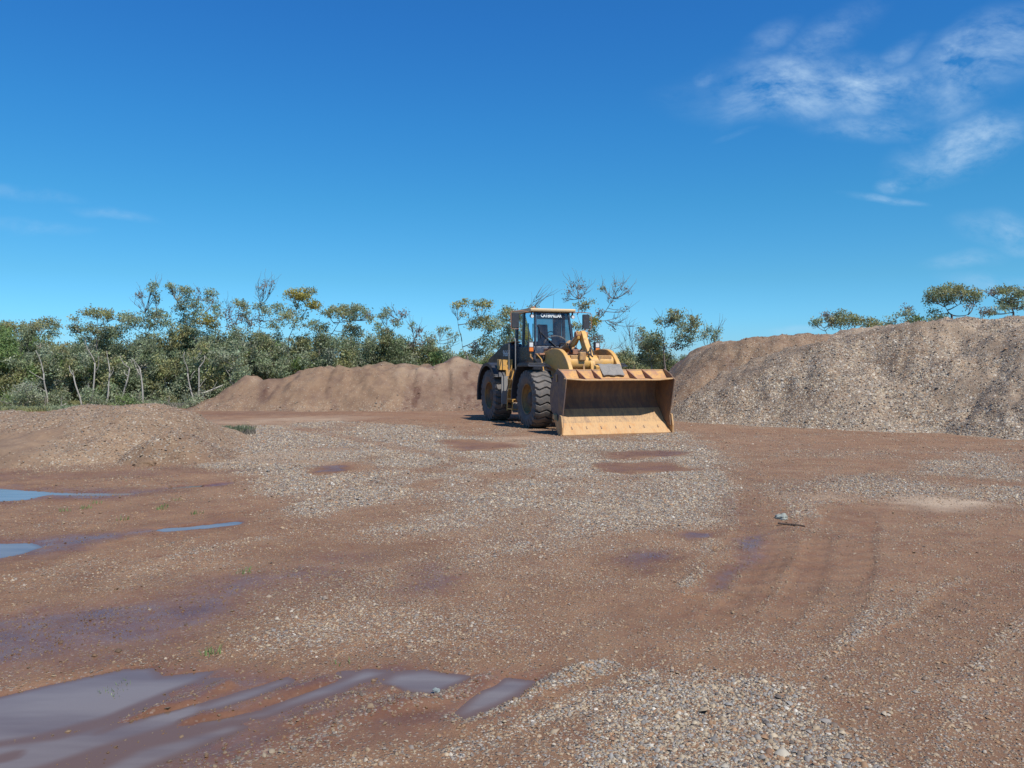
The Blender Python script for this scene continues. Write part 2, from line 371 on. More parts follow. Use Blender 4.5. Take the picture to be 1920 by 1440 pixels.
# ------------------------------------------------------------------ the ground: painted fields in world metres
def gp(l): return [G(*p) for p in l]
GRAVEL = [  # polygon, softness, coverage
 ([(430,800),(620,788),(800,798),(960,826),(1110,822),(1290,808),(1385,870),(1405,930),(1395,985),(1290,995),(1150,1002),(1060,1030),(900,1045),(830,1005),(700,1000),(560,1005),(470,985),(430,960),(500,935),(470,905),(380,880),(250,884),(290,868),(420,845)],.8,.98),
 ([(600,1000),(700,985),(820,1000),(760,1020),(640,1015)],.3,.6),
 ([(1500,905),(1620,885),(1800,848),(2200,842),(2300,900),(2200,955),(1900,950),(1620,940),(1540,925)],.6,.8),
 ([(1400,905),(1520,895),(1600,930),(1640,975),(1540,975),(1440,975)],.4,.62),
 ([(1390,860),(1500,840),(1700,845),(1560,862),(1430,868)],.5,.45),
 ([(390,1190),(520,1150),(620,1120),(760,1150),(720,1215),(600,1240),(450,1250),(400,1225)],.5,.62),
 ([(640,1090),(840,1020),(1120,1030),(1280,1060),(1300,1100),(1180,1180),(960,1190),(760,1180),(650,1140)],.4,.42),
 ([(1290,1010),(1370,1000),(1330,1060),(1280,1100),(1260,1060)],.2,.6),
 ([(1560,950),(1420,1080),(1300,1150),(1180,1230),(1200,1180),(1300,1080),(1390,1000)],.3,.45),
 ([(1020,1440),(1110,1360),(1180,1300),(1290,1262),(1400,1268),(1500,1300),(1540,1345),(1640,1400),(1700,1500),(980,1500)],.24,1.0),
 ([(860,1440),(940,1380),(1080,1340),(1160,1300),(1100,1400),(1050,1470),(840,1470)],.3,.62),
 ([(1520,1320),(1680,1330),(1860,1380),(1960,1500),(1640,1500)],.4,.5),
 ([(200,1470),(330,1420),(480,1380),(640,1320),(700,1330),(560,1400),(420,1440),(380,1500),(200,1500)],.1,.5),
 ([(0,1030),(160,1040),(330,1040),(500,1010),(420,1060),(250,1080),(0,1100)],.4,.4),
 ([(0,880),(140,862),(260,866),(420,872),(300,882),(120,884),(0,890)],.3,.45),
 ([(1180,1230),(1320,1150),(1500,1100),(1900,1060),(2100,1180),(2100,1500),(1500,1500),(1100,1300)],.9,.48), ([(500,1060),(800,1020),(1200,1010),(1350,1030),(1250,1130),(1000,1230),(700,1260),(420,1260),(380,1180)],.9,.55),
 ([(1400,1230),(1650,1210),(1900,1260),(1850,1330),(1500,1260)],.4,.26),
]
GSTROKE = [ # polyline, half width m, coverage
 ([(600,1325),(700,1283),(640,1300)],.05,.6), ([(390,1325),(470,1300),(560,1275),(640,1262)],.05,.7),
 ([(860,1345),(940,1318),(1000,1290),(1090,1262),(1130,1250)],.10,.95), ([(560,1345),(660,1308),(780,1308),(860,1290),(905,1268)],.06,.7),
 ([(400,1440),(520,1402),(600,1385),(680,1340),(780,1312),(860,1300)],.08,.75), ([(870,1400),(960,1360),(1060,1330),(1150,1300),(1210,1270)],.13,.7),
 ([(620,1440),(760,1400),(860,1385)],.12,.5), ([(1290,1100),(1340,1060),(1380,1030),(1400,1010)],.12,.7),
 ([(200,1360),(290,1325),(360,1300),(400,1285)],.05,.55), ([(560,1000),(470,1010),(420,1020),(330,1045)],.12,.6),
 ([(1440,1000),(1410,1040),(1380,1080),(1330,1130)],.1,.5),
]
SOILS = [ # places where bare soil shows through the gravel
 ([(820,825),(960,828),(1000,838),(900,846),(830,843)],.25,.95), ([(1105,846),(1260,846),(1300,855),(1200,862),(1120,858)],.3,.9),
 ([(1125,872),(1250,868),(1300,878),(1240,888),(1130,887)],.2,.95), ([(770,912),(830,895),(850,905),(790,922)],.2,.7), ([(870,905),(1050,868),(1070,874),(920,915)],.2,.5),
 ([(570,878),(650,866),(665,880),(600,890)],.15,.95), ([(640,870),(700,850),(700,880),(660,890)],.3,.5),
 ([(620,960),(780,940),(820,958),(700,985),(630,985)],.3,.55), ([(1280,1000),(1340,996),(1350,1008),(1290,1012)],.12,.9), ([(1300,1250),(1420,1235),(1480,1260),(1350,1275)],.1,.3),
]
PUD = [
 ([(-260,1330),(0,1310),(200,1262),(330,1250),(560,1255),(700,1248),(900,1255),(1000,1270),(930,1330),(860,1345),(640,1340),(480,1375),(330,1425),(160,1500),(-260,1560)],.30),
 ([(-260,1345),(0,1300),(120,1272),(230,1248),(285,1245),(305,1262),(395,1254),(372,1272),(300,1300),(200,1340),(90,1370),(0,1388),(-260,1440)],1.0),
 ([(-260,1400),(0,1392),(110,1378),(190,1356),(290,1330),(370,1312),(400,1318),(370,1340),(250,1378),(150,1412),(40,1445),(-260,1560)],.95),
 ([(350,1330),(410,1305),(540,1263),(560,1270),(520,1290),(470,1310),(400,1328)],.85),
 ([(430,1345),(500,1325),(580,1290),(690,1254),(720,1258),(650,1288),(560,1318),(500,1340)],.9),
 ([(675,1300),(740,1258),(800,1252),(895,1262),(870,1282),(800,1300),(740,1292),(710,1306)],.85),
 ([(845,1335),(900,1290),(950,1266),(1012,1274),(975,1302),(910,1330),(870,1342)],.95),
 ([(180,1440),(260,1398),(360,1372),(440,1350),(470,1356),(380,1392),(300,1425),(190,1480),(60,1500)],.9), ([(345,1345),(430,1330),(500,1325),(440,1350),(380,1362)],.6),
 ([(-200,900),(-60,912),(0,915),(60,919),(108,923),(70,930),(40,937),(0,939),(-100,945)],1.0),
 ([(-160,1012),(0,1018),(55,1017),(78,1024),(40,1036),(0,1044),(-120,1060)],1.0),
]
PLINE = [([(310,992),(380,986),(430,980)],.09,1.0), ([(90,925),(170,926),(230,925)],.12,.75), ([(330,914),(400,908),(428,904)],.10,.7)]
WETP = [
 ([(-200,895),(120,920),(300,918),(430,902),(440,908),(300,928),(120,940),(-200,960)],.35,.75), ([(-200,1005),(100,1010),(300,990),(430,976),(440,985),(240,1010),(80,1045),(-200,1065)],.35,.8),
 ([(-300,1190),(100,1130),(260,1110),(420,1080),(640,1060),(660,1080),(480,1140),(360,1190),(200,1240),(-100,1300),(-300,1330)],.5,.80),
 ([(-300,1320),(0,1285),(280,1235),(420,1245),(560,1255),(760,1240),(900,1250),(1030,1268),(960,1320),(860,1360),(600,1400),(300,1460),(0,1520),(-300,1520)],.18,.9),
 ([(440,1110),(540,1085),(620,1060),(700,1070),(560,1110),(480,1120)],.25,.62), ([(690,1110),(760,1060),(830,1045),(880,1085),(840,1110),(740,1120)],.3,.8),
 ([(1150,1060),(1180,1036),(1240,1035),(1270,1050),(1200,1070)],.2,.85), ([(1270,1000),(1300,996),(1345,998),(1335,1008),(1280,1010)],.12,1.0),
 ([(1360,1050),(1390,1000),(1435,990),(1440,1020),(1400,1060),(1360,1110),(1320,1110)],.15,.75), ([(820,828),(960,830),(980,838),(840,845)],.2,.45), ([(1130,870),(1250,868),(1290,880),(1130,888)],.2,.5),
 ([(1105,845),(1270,845),(1290,855),(1130,860)],.2,.6), ([(580,872),(640,872),(640,882),(600,886)],.12,.7), ([(340,868),(420,880),(240,890),(150,886)],.3,.3),
 ([(-200,885),(300,884),(560,880),(300,895),(0,905)],.3,.4), ([(600,1330),(760,1300),(860,1330),(700,1380),(520,1400)],.15,.65), ([(1360,930),(1420,940),(1410,1000),(1370,990)],.25,.4),
 ([(900,1330),(1010,1300),(1020,1330),(920,1360)],.1,.4), ([(370,762),(900,752),(900,766),(380,782)],1.5,.35), ([(120,1120),(360,1100),(600,1020),(780,1030),(700,1060),(400,1130),(150,1160)],.5,.4),
 ([(1180,1180),(1300,1120),(1400,1130),(1280,1200)],.4,.2), ([(1350,860),(1500,900),(1900,880),(1500,920)],.4,.25),
]
SANDP = [([(1630,940),(1690,930),(1790,934),(1900,950),(1830,962),(1700,952)],.30,1.0), ([(300,870),(440,850),(640,840),(640,866),(500,872)],.5,.55), ([(1480,930),(1560,925),(1600,938),(1500,940)],.3,.6),
 ([(380,800),(640,790),(700,782),(600,780),(400,790)],.8,.5), ([(0,850),(200,840),(260,868),(0,878)],.4,.3), ([(870,822),(1000,815),(1040,824),(960,832)],.3,.5)]
RIDGE = [([(200,1372),(290,1335),(380,1298),(420,1280)],.05,.05), ([(0,1418),(30,1412)],.05,.05), ([(360,1345),(430,1330),(480,1312),(560,1290),(640,1262)],.045,.05),
 ([(560,1352),(640,1318),(720,1290)],.06,.04), ([(430,1395),(640,1345),(780,1310),(900,1275)],.07,.05), ([(860,1355),(940,1322),(1010,1290),(1090,1260)],.07,.035),
 ([(1205,1270),(1060,1340),(930,1400)],.08,.02), ([(1300,1110),(1390,1020)],.1,.03), ([(1180,1330),(1290,1280),(1420,1280)],.3,.02)]
RUTS = [([(1318,868),(1350,878),(1395,900),(1420,930),(1430,960)],.08,-.03), ([(1436,985),(1428,1010),(1412,1040)],.05,-.05), ([(1250,900),(1330,905),(1375,925),(1385,960)],.12,-.02), ([(1560,1000),(1530,1060),(1450,1150)],.10,-.02), ([(1620,1000),(1600,1060),(1540,1140)],.10,-.02), ([(1100,1290),(1000,1330),(860,1390)],.16,-.02), ([(1435,985),(1420,1030),(1350,1110),(1330,1130)],.12,-.03), ([(1300,862),(1345,875)],.05,-.05), ([(1540,985),(1550,1050),(1480,1200)],.12,-.02),
 ([(1240,1060),(1000,1180),(700,1230)],.2,-.012), ([(800,835),(1000,822)],.2,-.01)]
TRACKS = [[(1150,826),(1290,850),(1390,885),(1440,950),(1425,1010),(1370,1090),(1290,1180),(1120,1330),(960,1460)], [(1290,822),(1440,850),(1540,900),(1590,970),(1560,1060),(1480,1180),(1360,1330),(1280,1470)],
 [(2100,1010),(1800,1130),(1640,1260),(1540,1460)], [(300,905),(560,880),(760,850),(900,828)], [(1000,826),(820,880),(560,950),(300,1010),(-100,1090)], [(1700,880),(1500,850),(1330,835)], [(1500,1010),(1450,1090),(1390,1160)]]
def track_field(x, y, pts, w=.30):
    best = np.full(x.shape, 1e9); ss = np.zeros(x.shape); sd = np.zeros(x.shape); acc = 0
    for a, b in zip(pts, pts[1:]):
        dx, dy = b[0] - a[0], b[1] - a[1]; ln = math.hypot(dx, dy); t = np.clip(((x - a[0]) * dx + (y - a[1]) * dy) / ln ** 2, 0, 1)
        d = np.hypot(x - a[0] - t * dx, y - a[1] - t * dy); m = d < best; best = np.where(m, d, best); ss = np.where(m, acc + t * ln, ss); sd = np.where(m, ((x - a[0]) * dy - (y - a[1]) * dx) / ln, sd); acc += ln
    inside = sstep(w, w * .8, best); lug = .5 + .5 * np.cos((ss + np.abs(sd) * .8) * 2 * math.pi / .24)
    rim = sstep(.09, .0, np.abs(best - w - .03))
    return inside, lug, rim
def fields(x, y):
    x = np.asarray(x, float); y = np.asarray(y, float)
    r = np.hypot(x, y); wsc = np.clip(r / 9, .3, 1.6)
    wx = x + fbm(x, y, 1.3 , 4, 1) * .28 * wsc; wy = y + fbm(x, y, 1.3, 4, 2) * .34 * wsc
    g = np.full(x.shape, .25) + .16 * sstep(-.1, .5, fbm(x, y, .5, 4, 4)) + .16 * sstep(0, .5, fbm(x, y, 2.2, 3, 41))
    for poly, s, val in GRAVEL: g = np.maximum(g, val * sstep(-s, s * .9, poly_sd(wx, wy, gp(poly))))
    for pl, w, val in GSTROKE: g = np.maximum(g, val * sstep(-w * .6, w * .6, line_sd(x + (wx - x) * .35, y + (wy - y) * .35, gp(pl), w)))
    g *= 1 - .45 * sstep(.0, .55, fbm(x, y, .8, 4, 6))
    th_ = np.zeros(x.shape); tw_ = np.zeros(x.shape); fade = sstep(-.25, .3, fbm(x, y, .45, 3, 77))
    for pl in TRACKS:
        i_, l_, r_ = track_field(x + .12 * fbm(x, y, .5, 2, 78), y + .12 * fbm(x, y, .5, 2, 79), gp(pl)); i_ = i_ * fade
        th_ += i_ * (-.002 - .007 * l_) + r_ * fade * .005; tw_ = np.maximum(tw_, i_ * (.04 + .20 * l_)); g = g * (1 - .28 * i_) + .10 * r_ * fade
    for poly, s, val in SOILS: g *= 1 - val * sstep(-s, s, poly_sd(wx, wy, gp(poly)))
    # faint vehicle tracks sweeping through the yard
    for (k, ang, ph) in ((1, .62, .3), (2, -.35, 1.7), (3, 1.15, 2.4)):
        c_, s_ = math.cos(ang), math.sin(ang); q = (x * c_ + y * s_) + .5 * np.sin((y * c_ - x * s_) * .13 + ph)
        band = sstep(.86, 1.0, np.cos(q * 2 * math.pi / 4.6 + k)) * sstep(-.1, .4, fbm(x, y, .16, 3, 20 + k))
        g *= 1 - .45 * band
    p = np.zeros(x.shape); px = x + (wx - x) * .22; py = y + (wy - y) * .22
    for poly, val in PUD:
        pp = gp(poly); s = .10 if pp[0][1] < 9 else .14
        p = np.maximum(p, val * sstep(-s, s * 1.4, poly_sd(px, py, pp)))
    for pl, w, val in PLINE: p = np.maximum(p, val * sstep(-w, w, line_sd(px, py, gp(pl), w)))
    w = np.zeros(x.shape)
    for poly, s, val in WETP: w = np.maximum(w, min(1, val * 1.25) * sstep(-s, s, poly_sd(wx, wy, gp(poly))))
    w = np.maximum(w, tw_); w = np.maximum(w, sstep(.02, .4, p))
    w *= .88 + .42 * fbm(x, y, 1.7, 4, 8); w = np.clip(w, 0, 1)
    sa = np.zeros(x.shape)
    for poly, s, val in SANDP: sa = np.maximum(sa, val * sstep(-s, s, poly_sd(wx, wy, gp(poly))))
    sa *= np.clip(.7 + .7 * fbm(x, y, 1.5, 4, 9), 0, 1)
    h = fbm(x, y, .9, 4, 12) * .012 + fbm(x, y, 6, 3, 13) * .005 * np.clip(12 / np.maximum(r, 1), .2, 1)
    h += g * .006
    h *= 1 - .5 * w
    for pl, ww, a in RUTS: h += a * sstep(-ww, ww * .5, line_sd(x, y, gp(pl), ww))
    h = np.maximum(h, -.007)
    h = h + np.maximum(th_, -.03) * (1 - sstep(.0, .2, p))
    h -= .05 * p ** 1.05
    for pl, ww, a in RIDGE: h += a * (.40 + .7 * fbm(x, y, 4, 2, 31)) * sstep(-ww, ww * .6, line_sd(px, py, gp(pl), ww))
    g = np.clip(g, 0, 1) * (1 - .9 * sstep(.3, .8, p)) * (1 - .48 * w) * (1 - .75 * sa)
    gs = .8 * sstep(37, 41, y + 1.5 * fbm(x, y, .3, 3, 17)) + .5 * sstep(34.5, 37, y) * sstep(12, 13.5, -x)
    return g, w, np.clip(p, 0, 1), sa, h, np.clip(gs, 0, 1)

# polar grid, finer where the camera looks
rr = [0.4]
while rr[-1] < 900: rr.append(rr[-1] * (1.0042 if 2.6 < rr[-1] < 32 else 1.05 if rr[-1] < 2.6 else 1.03))
rr = np.array(rr)
th = np.concatenate([np.linspace(-180, -42, 60, endpoint=False), np.linspace(-42, 42, 760, endpoint=False), np.linspace(42, 180, 60, endpoint=False)])
th = np.radians(90 - th)
RRg, THg = np.meshgrid(rr, th, indexing='ij')
gx, gy = (RRg * np.cos(THg)).ravel(), (RRg * np.sin(THg)).ravel()
nearm = (np.hypot(gx, gy) < 60)
fld = [np.zeros(len(gx)) for _ in range(6)]
res = fields(gx[nearm], gy[nearm])
for k in range(6): fld[k][nearm] = res[k]
fld[5][~nearm] = 1.0
nr, nt = len(rr), len(th)
ii, jj = np.meshgrid(np.arange(nr - 1), np.arange(nt), indexing='ij')
j2 = (jj + 1) % nt
faces = np.stack([ii * nt + jj, ii * nt + j2, (ii + 1) * nt + j2, (ii + 1) * nt + jj], -1).reshape(-1, 4)
verts = np.stack([gx, gy, fld[4]], -1)
centre = len(verts)
me = np_mesh('ground', verts, faces, 4, attrs={'gravel': fld[0], 'wet': fld[1], 'sand': fld[3], 'grass': fld[5]})
gr_o = link('ground', me, GM, smooth=True); tag(gr_o, kind='structure')
me.update()
def hfun(x, y): return fields(np.array([x]), np.array([y]))[4][0]

for (x0, x1, y0, y1) in ((-3.6, .55, 3.0, 5.0), (-13, -4.4, 10.2, 13.0), (-9.5, -2.7, 7.1, 9.4)):
    nx, ny = int((x1 - x0) / .03), int((y1 - y0) / .03); X, Y_ = np.meshgrid(np.linspace(x0, x1, nx), np.linspace(y0, y1, ny), indexing='ij'); X, Y_ = X.ravel(), Y_.ravel()
    dep = -.014 - fields(X, Y_)[4]; i_, j_ = np.meshgrid(np.arange(nx - 1), np.arange(ny - 1), indexing='ij'); dd = dep.reshape(nx, ny)
    kp = (np.maximum(np.maximum(dd[:-1, :-1], dd[1:, 1:]), np.maximum(dd[1:, :-1], dd[:-1, 1:])) > -.004); i_, j_ = i_[kp], j_[kp]
    f_ = np.stack([i_ * ny + j_, (i_ + 1) * ny + j_, (i_ + 1) * ny + j_ + 1, i_ * ny + j_ + 1], -1); us, inv = np.unique(f_.ravel(), return_inverse=True)
    tag(link('puddle_water', np_mesh('puddle_water', np.stack([X, Y_, 0 * X - .014], -1)[us], inv.reshape(-1, 4), 4, attrs={'depth': dep[us]}), WATER), kind='structure')

# ------------------------------------------------------------------ stones
PAL = np.array([(.42,.32,.205),(.48,.385,.26),(.235,.215,.19),(.30,.28,.25),(.135,.115,.098),(.37,.22,.12),(.55,.48,.37),(.28,.165,.10),(.38,.34,.28),(.64,.58,.48)])
PW = np.array([.17,.16,.15,.13,.07,.11,.06,.07,.06,.02])
OV = np.array([(1,0,0),(0,1,0),(-1,0,0),(0,-1,0),(.35,.35,.75),(-.4,.3,.7),(-.2,-.45,.75),(.45,-.3,.65),(0,0,-.8)], float)
OF = np.array([(0,1,4),(1,5,4),(1,2,5),(2,6,5),(2,3,6),(3,7,6),(3,0,7),(0,4,7),(4,5,6),(4,6,7)])
def stones_mesh(name, pos, size, dirt=None, wet=None, soil=(.29, .165, .080)):
    n = len(pos); rs = RNG
    v = OV[None] * (1 + rs.uniform(-.32, .32, (n, 9, 3)))
    v = v * np.stack([rs.uniform(.7, 1.25, n), rs.uniform(.55, 1.0, n), rs.uniform(.4, .85, n)], -1)[:, None, :]
    a = rs.uniform(0, 2 * math.pi, n); ca, sa_ = np.cos(a), np.sin(a)
    tl = rs.uniform(-.5, .5, n); ct, st_ = np.cos(tl), np.sin(tl)
    x, y, z = v[..., 0], v[..., 1], v[..., 2]
    x, z = x * ct[:, None] - z * st_[:, None], x * st_[:, None] + z * ct[:, None]
    x, y = x * ca[:, None] - y * sa_[:, None], x * sa_[:, None] + y * ca[:, None]
    v = np.stack([x, y, z], -1) * (size * .5)[:, None, None] + pos[:, None, :]
    f = OF[None] + (np.arange(n) * 9)[:, None, None]
    c = PAL[rs.choice(len(PAL), n, p=PW / PW.sum())] * rs.uniform(.75, 1.15, (n, 1))
    if dirt is not None: c = c * (1 - dirt[:, None]) + np.array(soil) * rs.uniform(.8, 1.15, (n, 1)) * dirt[:, None]
    if wet is not None: c = c * (1 - .45 * np.clip(wet, 0, 1))[:, None]
    return np_mesh(name, v.reshape(-1, 3), f.reshape(-1, 3), 3, cols=np.repeat(c, 9, 0))
def scatter(r0, r1, dens, smed, amax=36):
    th0, th1 = R(90 - amax), R(90 + amax)
    area = .5 * (th1 - th0) * (r1 * r1 - r0 * r0); n = int(area * dens)
    r = np.sqrt(RNG.uniform(r0 * r0, r1 * r1, n)); a = RNG.uniform(th0, th1, n)
    x, y = r * np.cos(a), r * np.sin(a)
    g, w, p, s, h, gs = fields(x, y)
    keep = (RNG.random(n) < np.clip(g, 0, 1) ** 1.15) & (h > -.018)
    x, y, h, g = x[keep], y[keep], h[keep], g[keep]
    sz = smed * np.exp(RNG.normal(0, .34, len(x))) * (.75 + .35 * g)
    sz = np.where(RNG.random(len(x)) < .004, sz * 1.7, sz)
    w = w[keep]
    dirt = np.clip(.98 - g * 1.2, .08, .9) * RNG.uniform(.55, 1.1, len(x)); dirt = np.clip(dirt, 0, .95)
    return np.stack([x, y, h + sz * .06], -1), sz, dirt, w
parts = [scatter(2.9, 7, 6500, .0085), scatter(2.9, 6, 3000, .0165), scatter(6, 10, 2700, .0165), scatter(10, 17, 1300, .0215), scatter(17, 27, 420, .029)]
pos = np.concatenate([q[0] for q in parts]); siz = np.concatenate([q[1] for q in parts]); dirt_ = np.concatenate([q[2] for q in parts]); wet_ = np.concatenate([q[3] for q in parts])
so = link('gravel', stones_mesh('gravel', pos, siz, dirt_, wet_), STONE); tag(so, 'loose tan and grey gravel strewn over the red soil', 'gravel', kind='stuff')
print('STONES', len(pos))

# ------------------------------------------------------------------ stockpiles and mounds
def heap(name, mat, pts, Hf, slope, step, bbox, label, cat, group=None, gravf=None, seed=0, rough=.05, stone=None, extra=None, gully=.12):
    x0, x1, y0, y1 = bbox; nx, ny = int((x1 - x0) / step), int((y1 - y0) / step)
    xs, ys = np.meshgrid(np.linspace(x0, x1, nx), np.linspace(y0, y1, ny), indexing='ij'); x, y = xs.ravel(), ys.ravel()
    def H(x, y):
        wx = x + fbm(x, y, .55, 4, seed) * .55; wy = y + fbm(x, y, .55, 4, seed + 1) * .55
        d = poly_sd(wx, wy, pts)
        a = d * math.tan(R(slope)) * (1 + .25 * fbm(x, y, .35, 2, seed + 7)); top = Hf(x, y)
        k = .09; hh = np.clip(.5 + .5 * (top - a) / k, 0, 1); h = top * (1 - hh) + a * hh - k * hh * (1 - hh)
        m = sstep(0, .5, h)
        h = h + m * (fbm(x, y, .9, 4, seed + 3) * gully + fbm(x, y, 3.5, 4, seed + 4) * rough + fbm(x, y, 14, 2, seed + 5) * rough * .3)
        foot = sstep(-.6, .0, d) * .06 - .06
        h = np.where(d > 0, np.maximum(h, .0) , foot)
        if extra is not None: h = extra(x, y, h)
        if name == 'dirt_berm': h = h - sstep(.3, 1.0, h) * .16 * (1 - np.abs(fbm(x, y * .25, 1.3, 2, 171)) * 2.6).clip(0, 1)
        return h
    z = H(x, y); out_ = (z < -.02).reshape(nx, ny)
    ii, jj = np.meshgrid(np.arange(nx - 1), np.arange(ny - 1), indexing='ij')
    keep = ~(out_[:-1, :-1] & out_[1:, :-1] & out_[:-1, 1:] & out_[1:, 1:])
    ii, jj = ii[keep], jj[keep]
    f = np.stack([ii * ny + jj, (ii + 1) * ny + jj, (ii + 1) * ny + jj + 1, ii * ny + jj + 1], -1)
    used, inv = np.unique(f.ravel(), return_inverse=True); f = inv.reshape(-1, 4)
    x, y, z = x[used], y[used], z[used]
    g, w, s, gs = gravf(x, y, z)
    me = np_mesh(name, np.stack([x, y, z], -1), f, 4, attrs={'gravel': np.clip(g, 0, 1), 'wet': w, 'sand': s, 'grass': gs})
    o = link(name, me, mat, smooth=True); tag(o, label, cat, group)
    if stone:
        dens, smed, reg = stone; (rx0, rx1, ry0, ry1) = reg
        n = int((rx1 - rx0) * (ry1 - ry0) * dens); px = RNG.uniform(rx0, rx1, n); py = RNG.uniform(ry0, ry1, n)
        pz = H(px, py); g = gravf(px, py, pz)[0]
        k = (pz > .01) & (RNG.random(n) < np.clip(g, 0, 1)); px, py, pz = px[k], py[k], pz[k]
        sz = smed * np.exp(RNG.normal(0, .35, len(px)))
        so = link('surface_stones', stones_mesh('surface_stones', np.stack([px, py, pz + sz * .10], -1), sz, np.clip(.75 - .5 * g[k], .22, .7) * RNG.uniform(.6, 1.1, len(px)), None, (.235, .15, .098)), STONE, o); tag(so, kind='stuff')
    return o
# big stockpile on the right
def Hr(x, y): return np.interp(x, [4.4, 5.6, 7.1, 8.7, 10.3, 12.5, 14, 18, 24], [.2, .62, 1.30, 2.0, 2.55, 2.95, 3.08, 3.2, 3.3]) + .17 * fbm(x, y, .30, 3, 50) + .13 * fbm(x, y, .8, 3, 51)
def gr_r(x, y, z):
    n = fbm(x, y, .45, 4, 60); n2 = fbm(x, y + z, 1.3, 4, 61)
    top = .8 * sstep(.75, .98, z / np.interp(x, [4.4, 7.1, 8.7, 10.3, 14], [.5, 1.3, 2.0, 2.6, 3.2]) + .25 * n) * sstep(15, 9, x)
    yel = sstep(10.6, 11.8, x - .35 * z + .8 * n) * .5
    g = .92 - .5 * top - .35 * yel - .30 * sstep(.1, .5, n2)
    return g, np.zeros(x.shape) + .15 * sstep(.2, .5, fbm(x, y, .7, 3, 66)), .5 * yel + .25 * sstep(.1, .5, n), np.zeros(x.shape)
def Ha(x, y): return np.interp(x, [3, 5.4, 6.5, 8.5, 11, 14], [1.7, 2.15, 2.42, 2.62, 2.8, 2.9]) + .20 * fbm(x, y, .5, 3, 250) + .07 * fbm(x, y, 1.4, 3, 251)
def gr_a(x, y, z):
    n = fbm(x, y, .6, 4, 260); return .34 + .3 * sstep(0, .4, n), .55 * sstep(.12, .4, fbm(x * 1.2, y * .5, .8, 4, 261)), .15 * sstep(0, .4, n), np.zeros(x.shape)
heap('soil_stockpile', BM, [(4.7,30.2),(5.0,28.2),(6.8,26.8),(9,26.0),(14,27),(17,33),(13,40),(6,39),(4.7,34)], Ha, 40, .07, (2.6, 18, 25.5, 41),
     'brown soil hump rising behind the left end of the grey gravel stockpile', 'stockpile', None, gr_a, 170, .07, (260, .04, (3.2, 13, 26, 31)), gully=.14)
heap('gravel_stockpile', PM, [(4.6,26.9),(5.0,25.8),(6.2,24.3),(7.9,22.8),(9.6,21.6),(11.0,20.9),(11.25,20.1),(11.45,19.2),(12.0,18.6),(13.4,18.0),(16,17.5),(22,17.6),(28,20),(28,38),(10,36),(6.5,30)], Hr, 37, .075, (2.6, 27, 16.6, 36),
     'large grey gravel stockpile right of the loader bucket, crest climbing to the right', 'stockpile', None, gr_r, 70, .10, (430, .035, (4, 19, 17, 29)), gully=.26)
# long berm behind on the left
def Hb(x, y):
    px = HX + x / np.maximum(y, 1) * F_PX
    py = np.interp(px, [330,400,440,465,500,540,600,640,700,760,800,830,860,880,910,960,1010,1060], [772,744,716,710,712,706,690,686,684,682,685,678,672,677,686,690,700,730])
    return CAM_H - (py - HY) / F_PX * 35.0 + .10 * fbm(x, y, .9, 3, 54) - .16 * np.maximum(0, fbm(x, y * .3, .55, 2, 154))
def gr_b(x, y, z):
    n = fbm(x, y, .6, 4, 63); return .08 + .22 * sstep(.6, .1, z) + .08 * sstep(0, .4, n), .50 * sstep(.08, .42, fbm(x * 1.5, y * .45, .55, 4, 64)) + .4 * sstep(.2, .3, fbm(x, y, 2.6, 3, 164)), .35 * sstep(0, .4, n) * sstep(.8, 1.6, z), .55 * sstep(35.2, 36.6, y + n)
heap('dirt_berm', BM, [(-13.6,33.0),(-12.2,32.0),(-9,31.6),(-5,31.6),(-1,31.8),(2,32.2),(3.2,33.5),(2.5,38),(-6,39),(-11,37.5),(-13.5,35)], Hb, 38, .075, (-14.8, 4.6, 30.4, 40),
     'long reddish brown dirt berm with a scalloped face behind the yard', 'berm', None, gr_b, 110, .05, (60, .06, (-13, 3, 31, 35)), gully=.20)
# low mound at the left edge, plus the small heap before it
def Hm(x, y):
    a = .86 * np.exp(-((x + 8.5) / 1.9) ** 2 - ((y - 17.2) / 2.2) ** 2) + .62 * np.exp(-((x + 11.4) / 1.5) ** 2 - ((y - 17.8) / 2) ** 2) + .42 * np.exp(-((x + 6.9) / .9) ** 2 - ((y - 16.8) / 1.6) ** 2) + .14
    return a * .84 + .07 * fbm(x, y, 1.1, 3, 55)
def gr_m(x, y, z):
    n = fbm(x, y, .9, 4, 65); face = sstep(-7.9, -8.5, x + .3 * n) * sstep(16.0, 15.2, y + .3 * n)
    return .42 * (1 - .85 * face) - .2 * sstep(.1, .4, n), .1 * face, .1 + .0 * x, np.zeros(x.shape)
def ex_m(x, y, h):
    c1 = sstep(.35, .0, np.hypot((x + 7.75) * 1.0, (y - 15.2) * .45)) * .10
    return h - np.where(h > .1, c1, 0)
heap('spoil_mound', BM, [(-12.5,14.6),(-9.5,14.1),(-8.0,14.0),(-6.7,14.6),(-6.2,15.8),(-5.7,17.5),(-6.0,19.5),(-8,20.6),(-12,20.8),(-14,18)], Hm, 36, .05, (-14.6, -4.4, 13, 22.4),
     'low gravelly spoil mound at the left edge with a bare red scarp', 'mound', 'low spoil mounds on the left', gr_m, 130, .06, (1300, .024, (-11.5, -4.8, 13.8, 19)), extra=ex_m, gully=.06)
def Hs(x, y): return .40 * np.exp(-((x + 6.15) / .55) ** 2 - ((y - 15.0) / .9) ** 2) + .13 + .03 * fbm(x, y, 2, 3, 56)
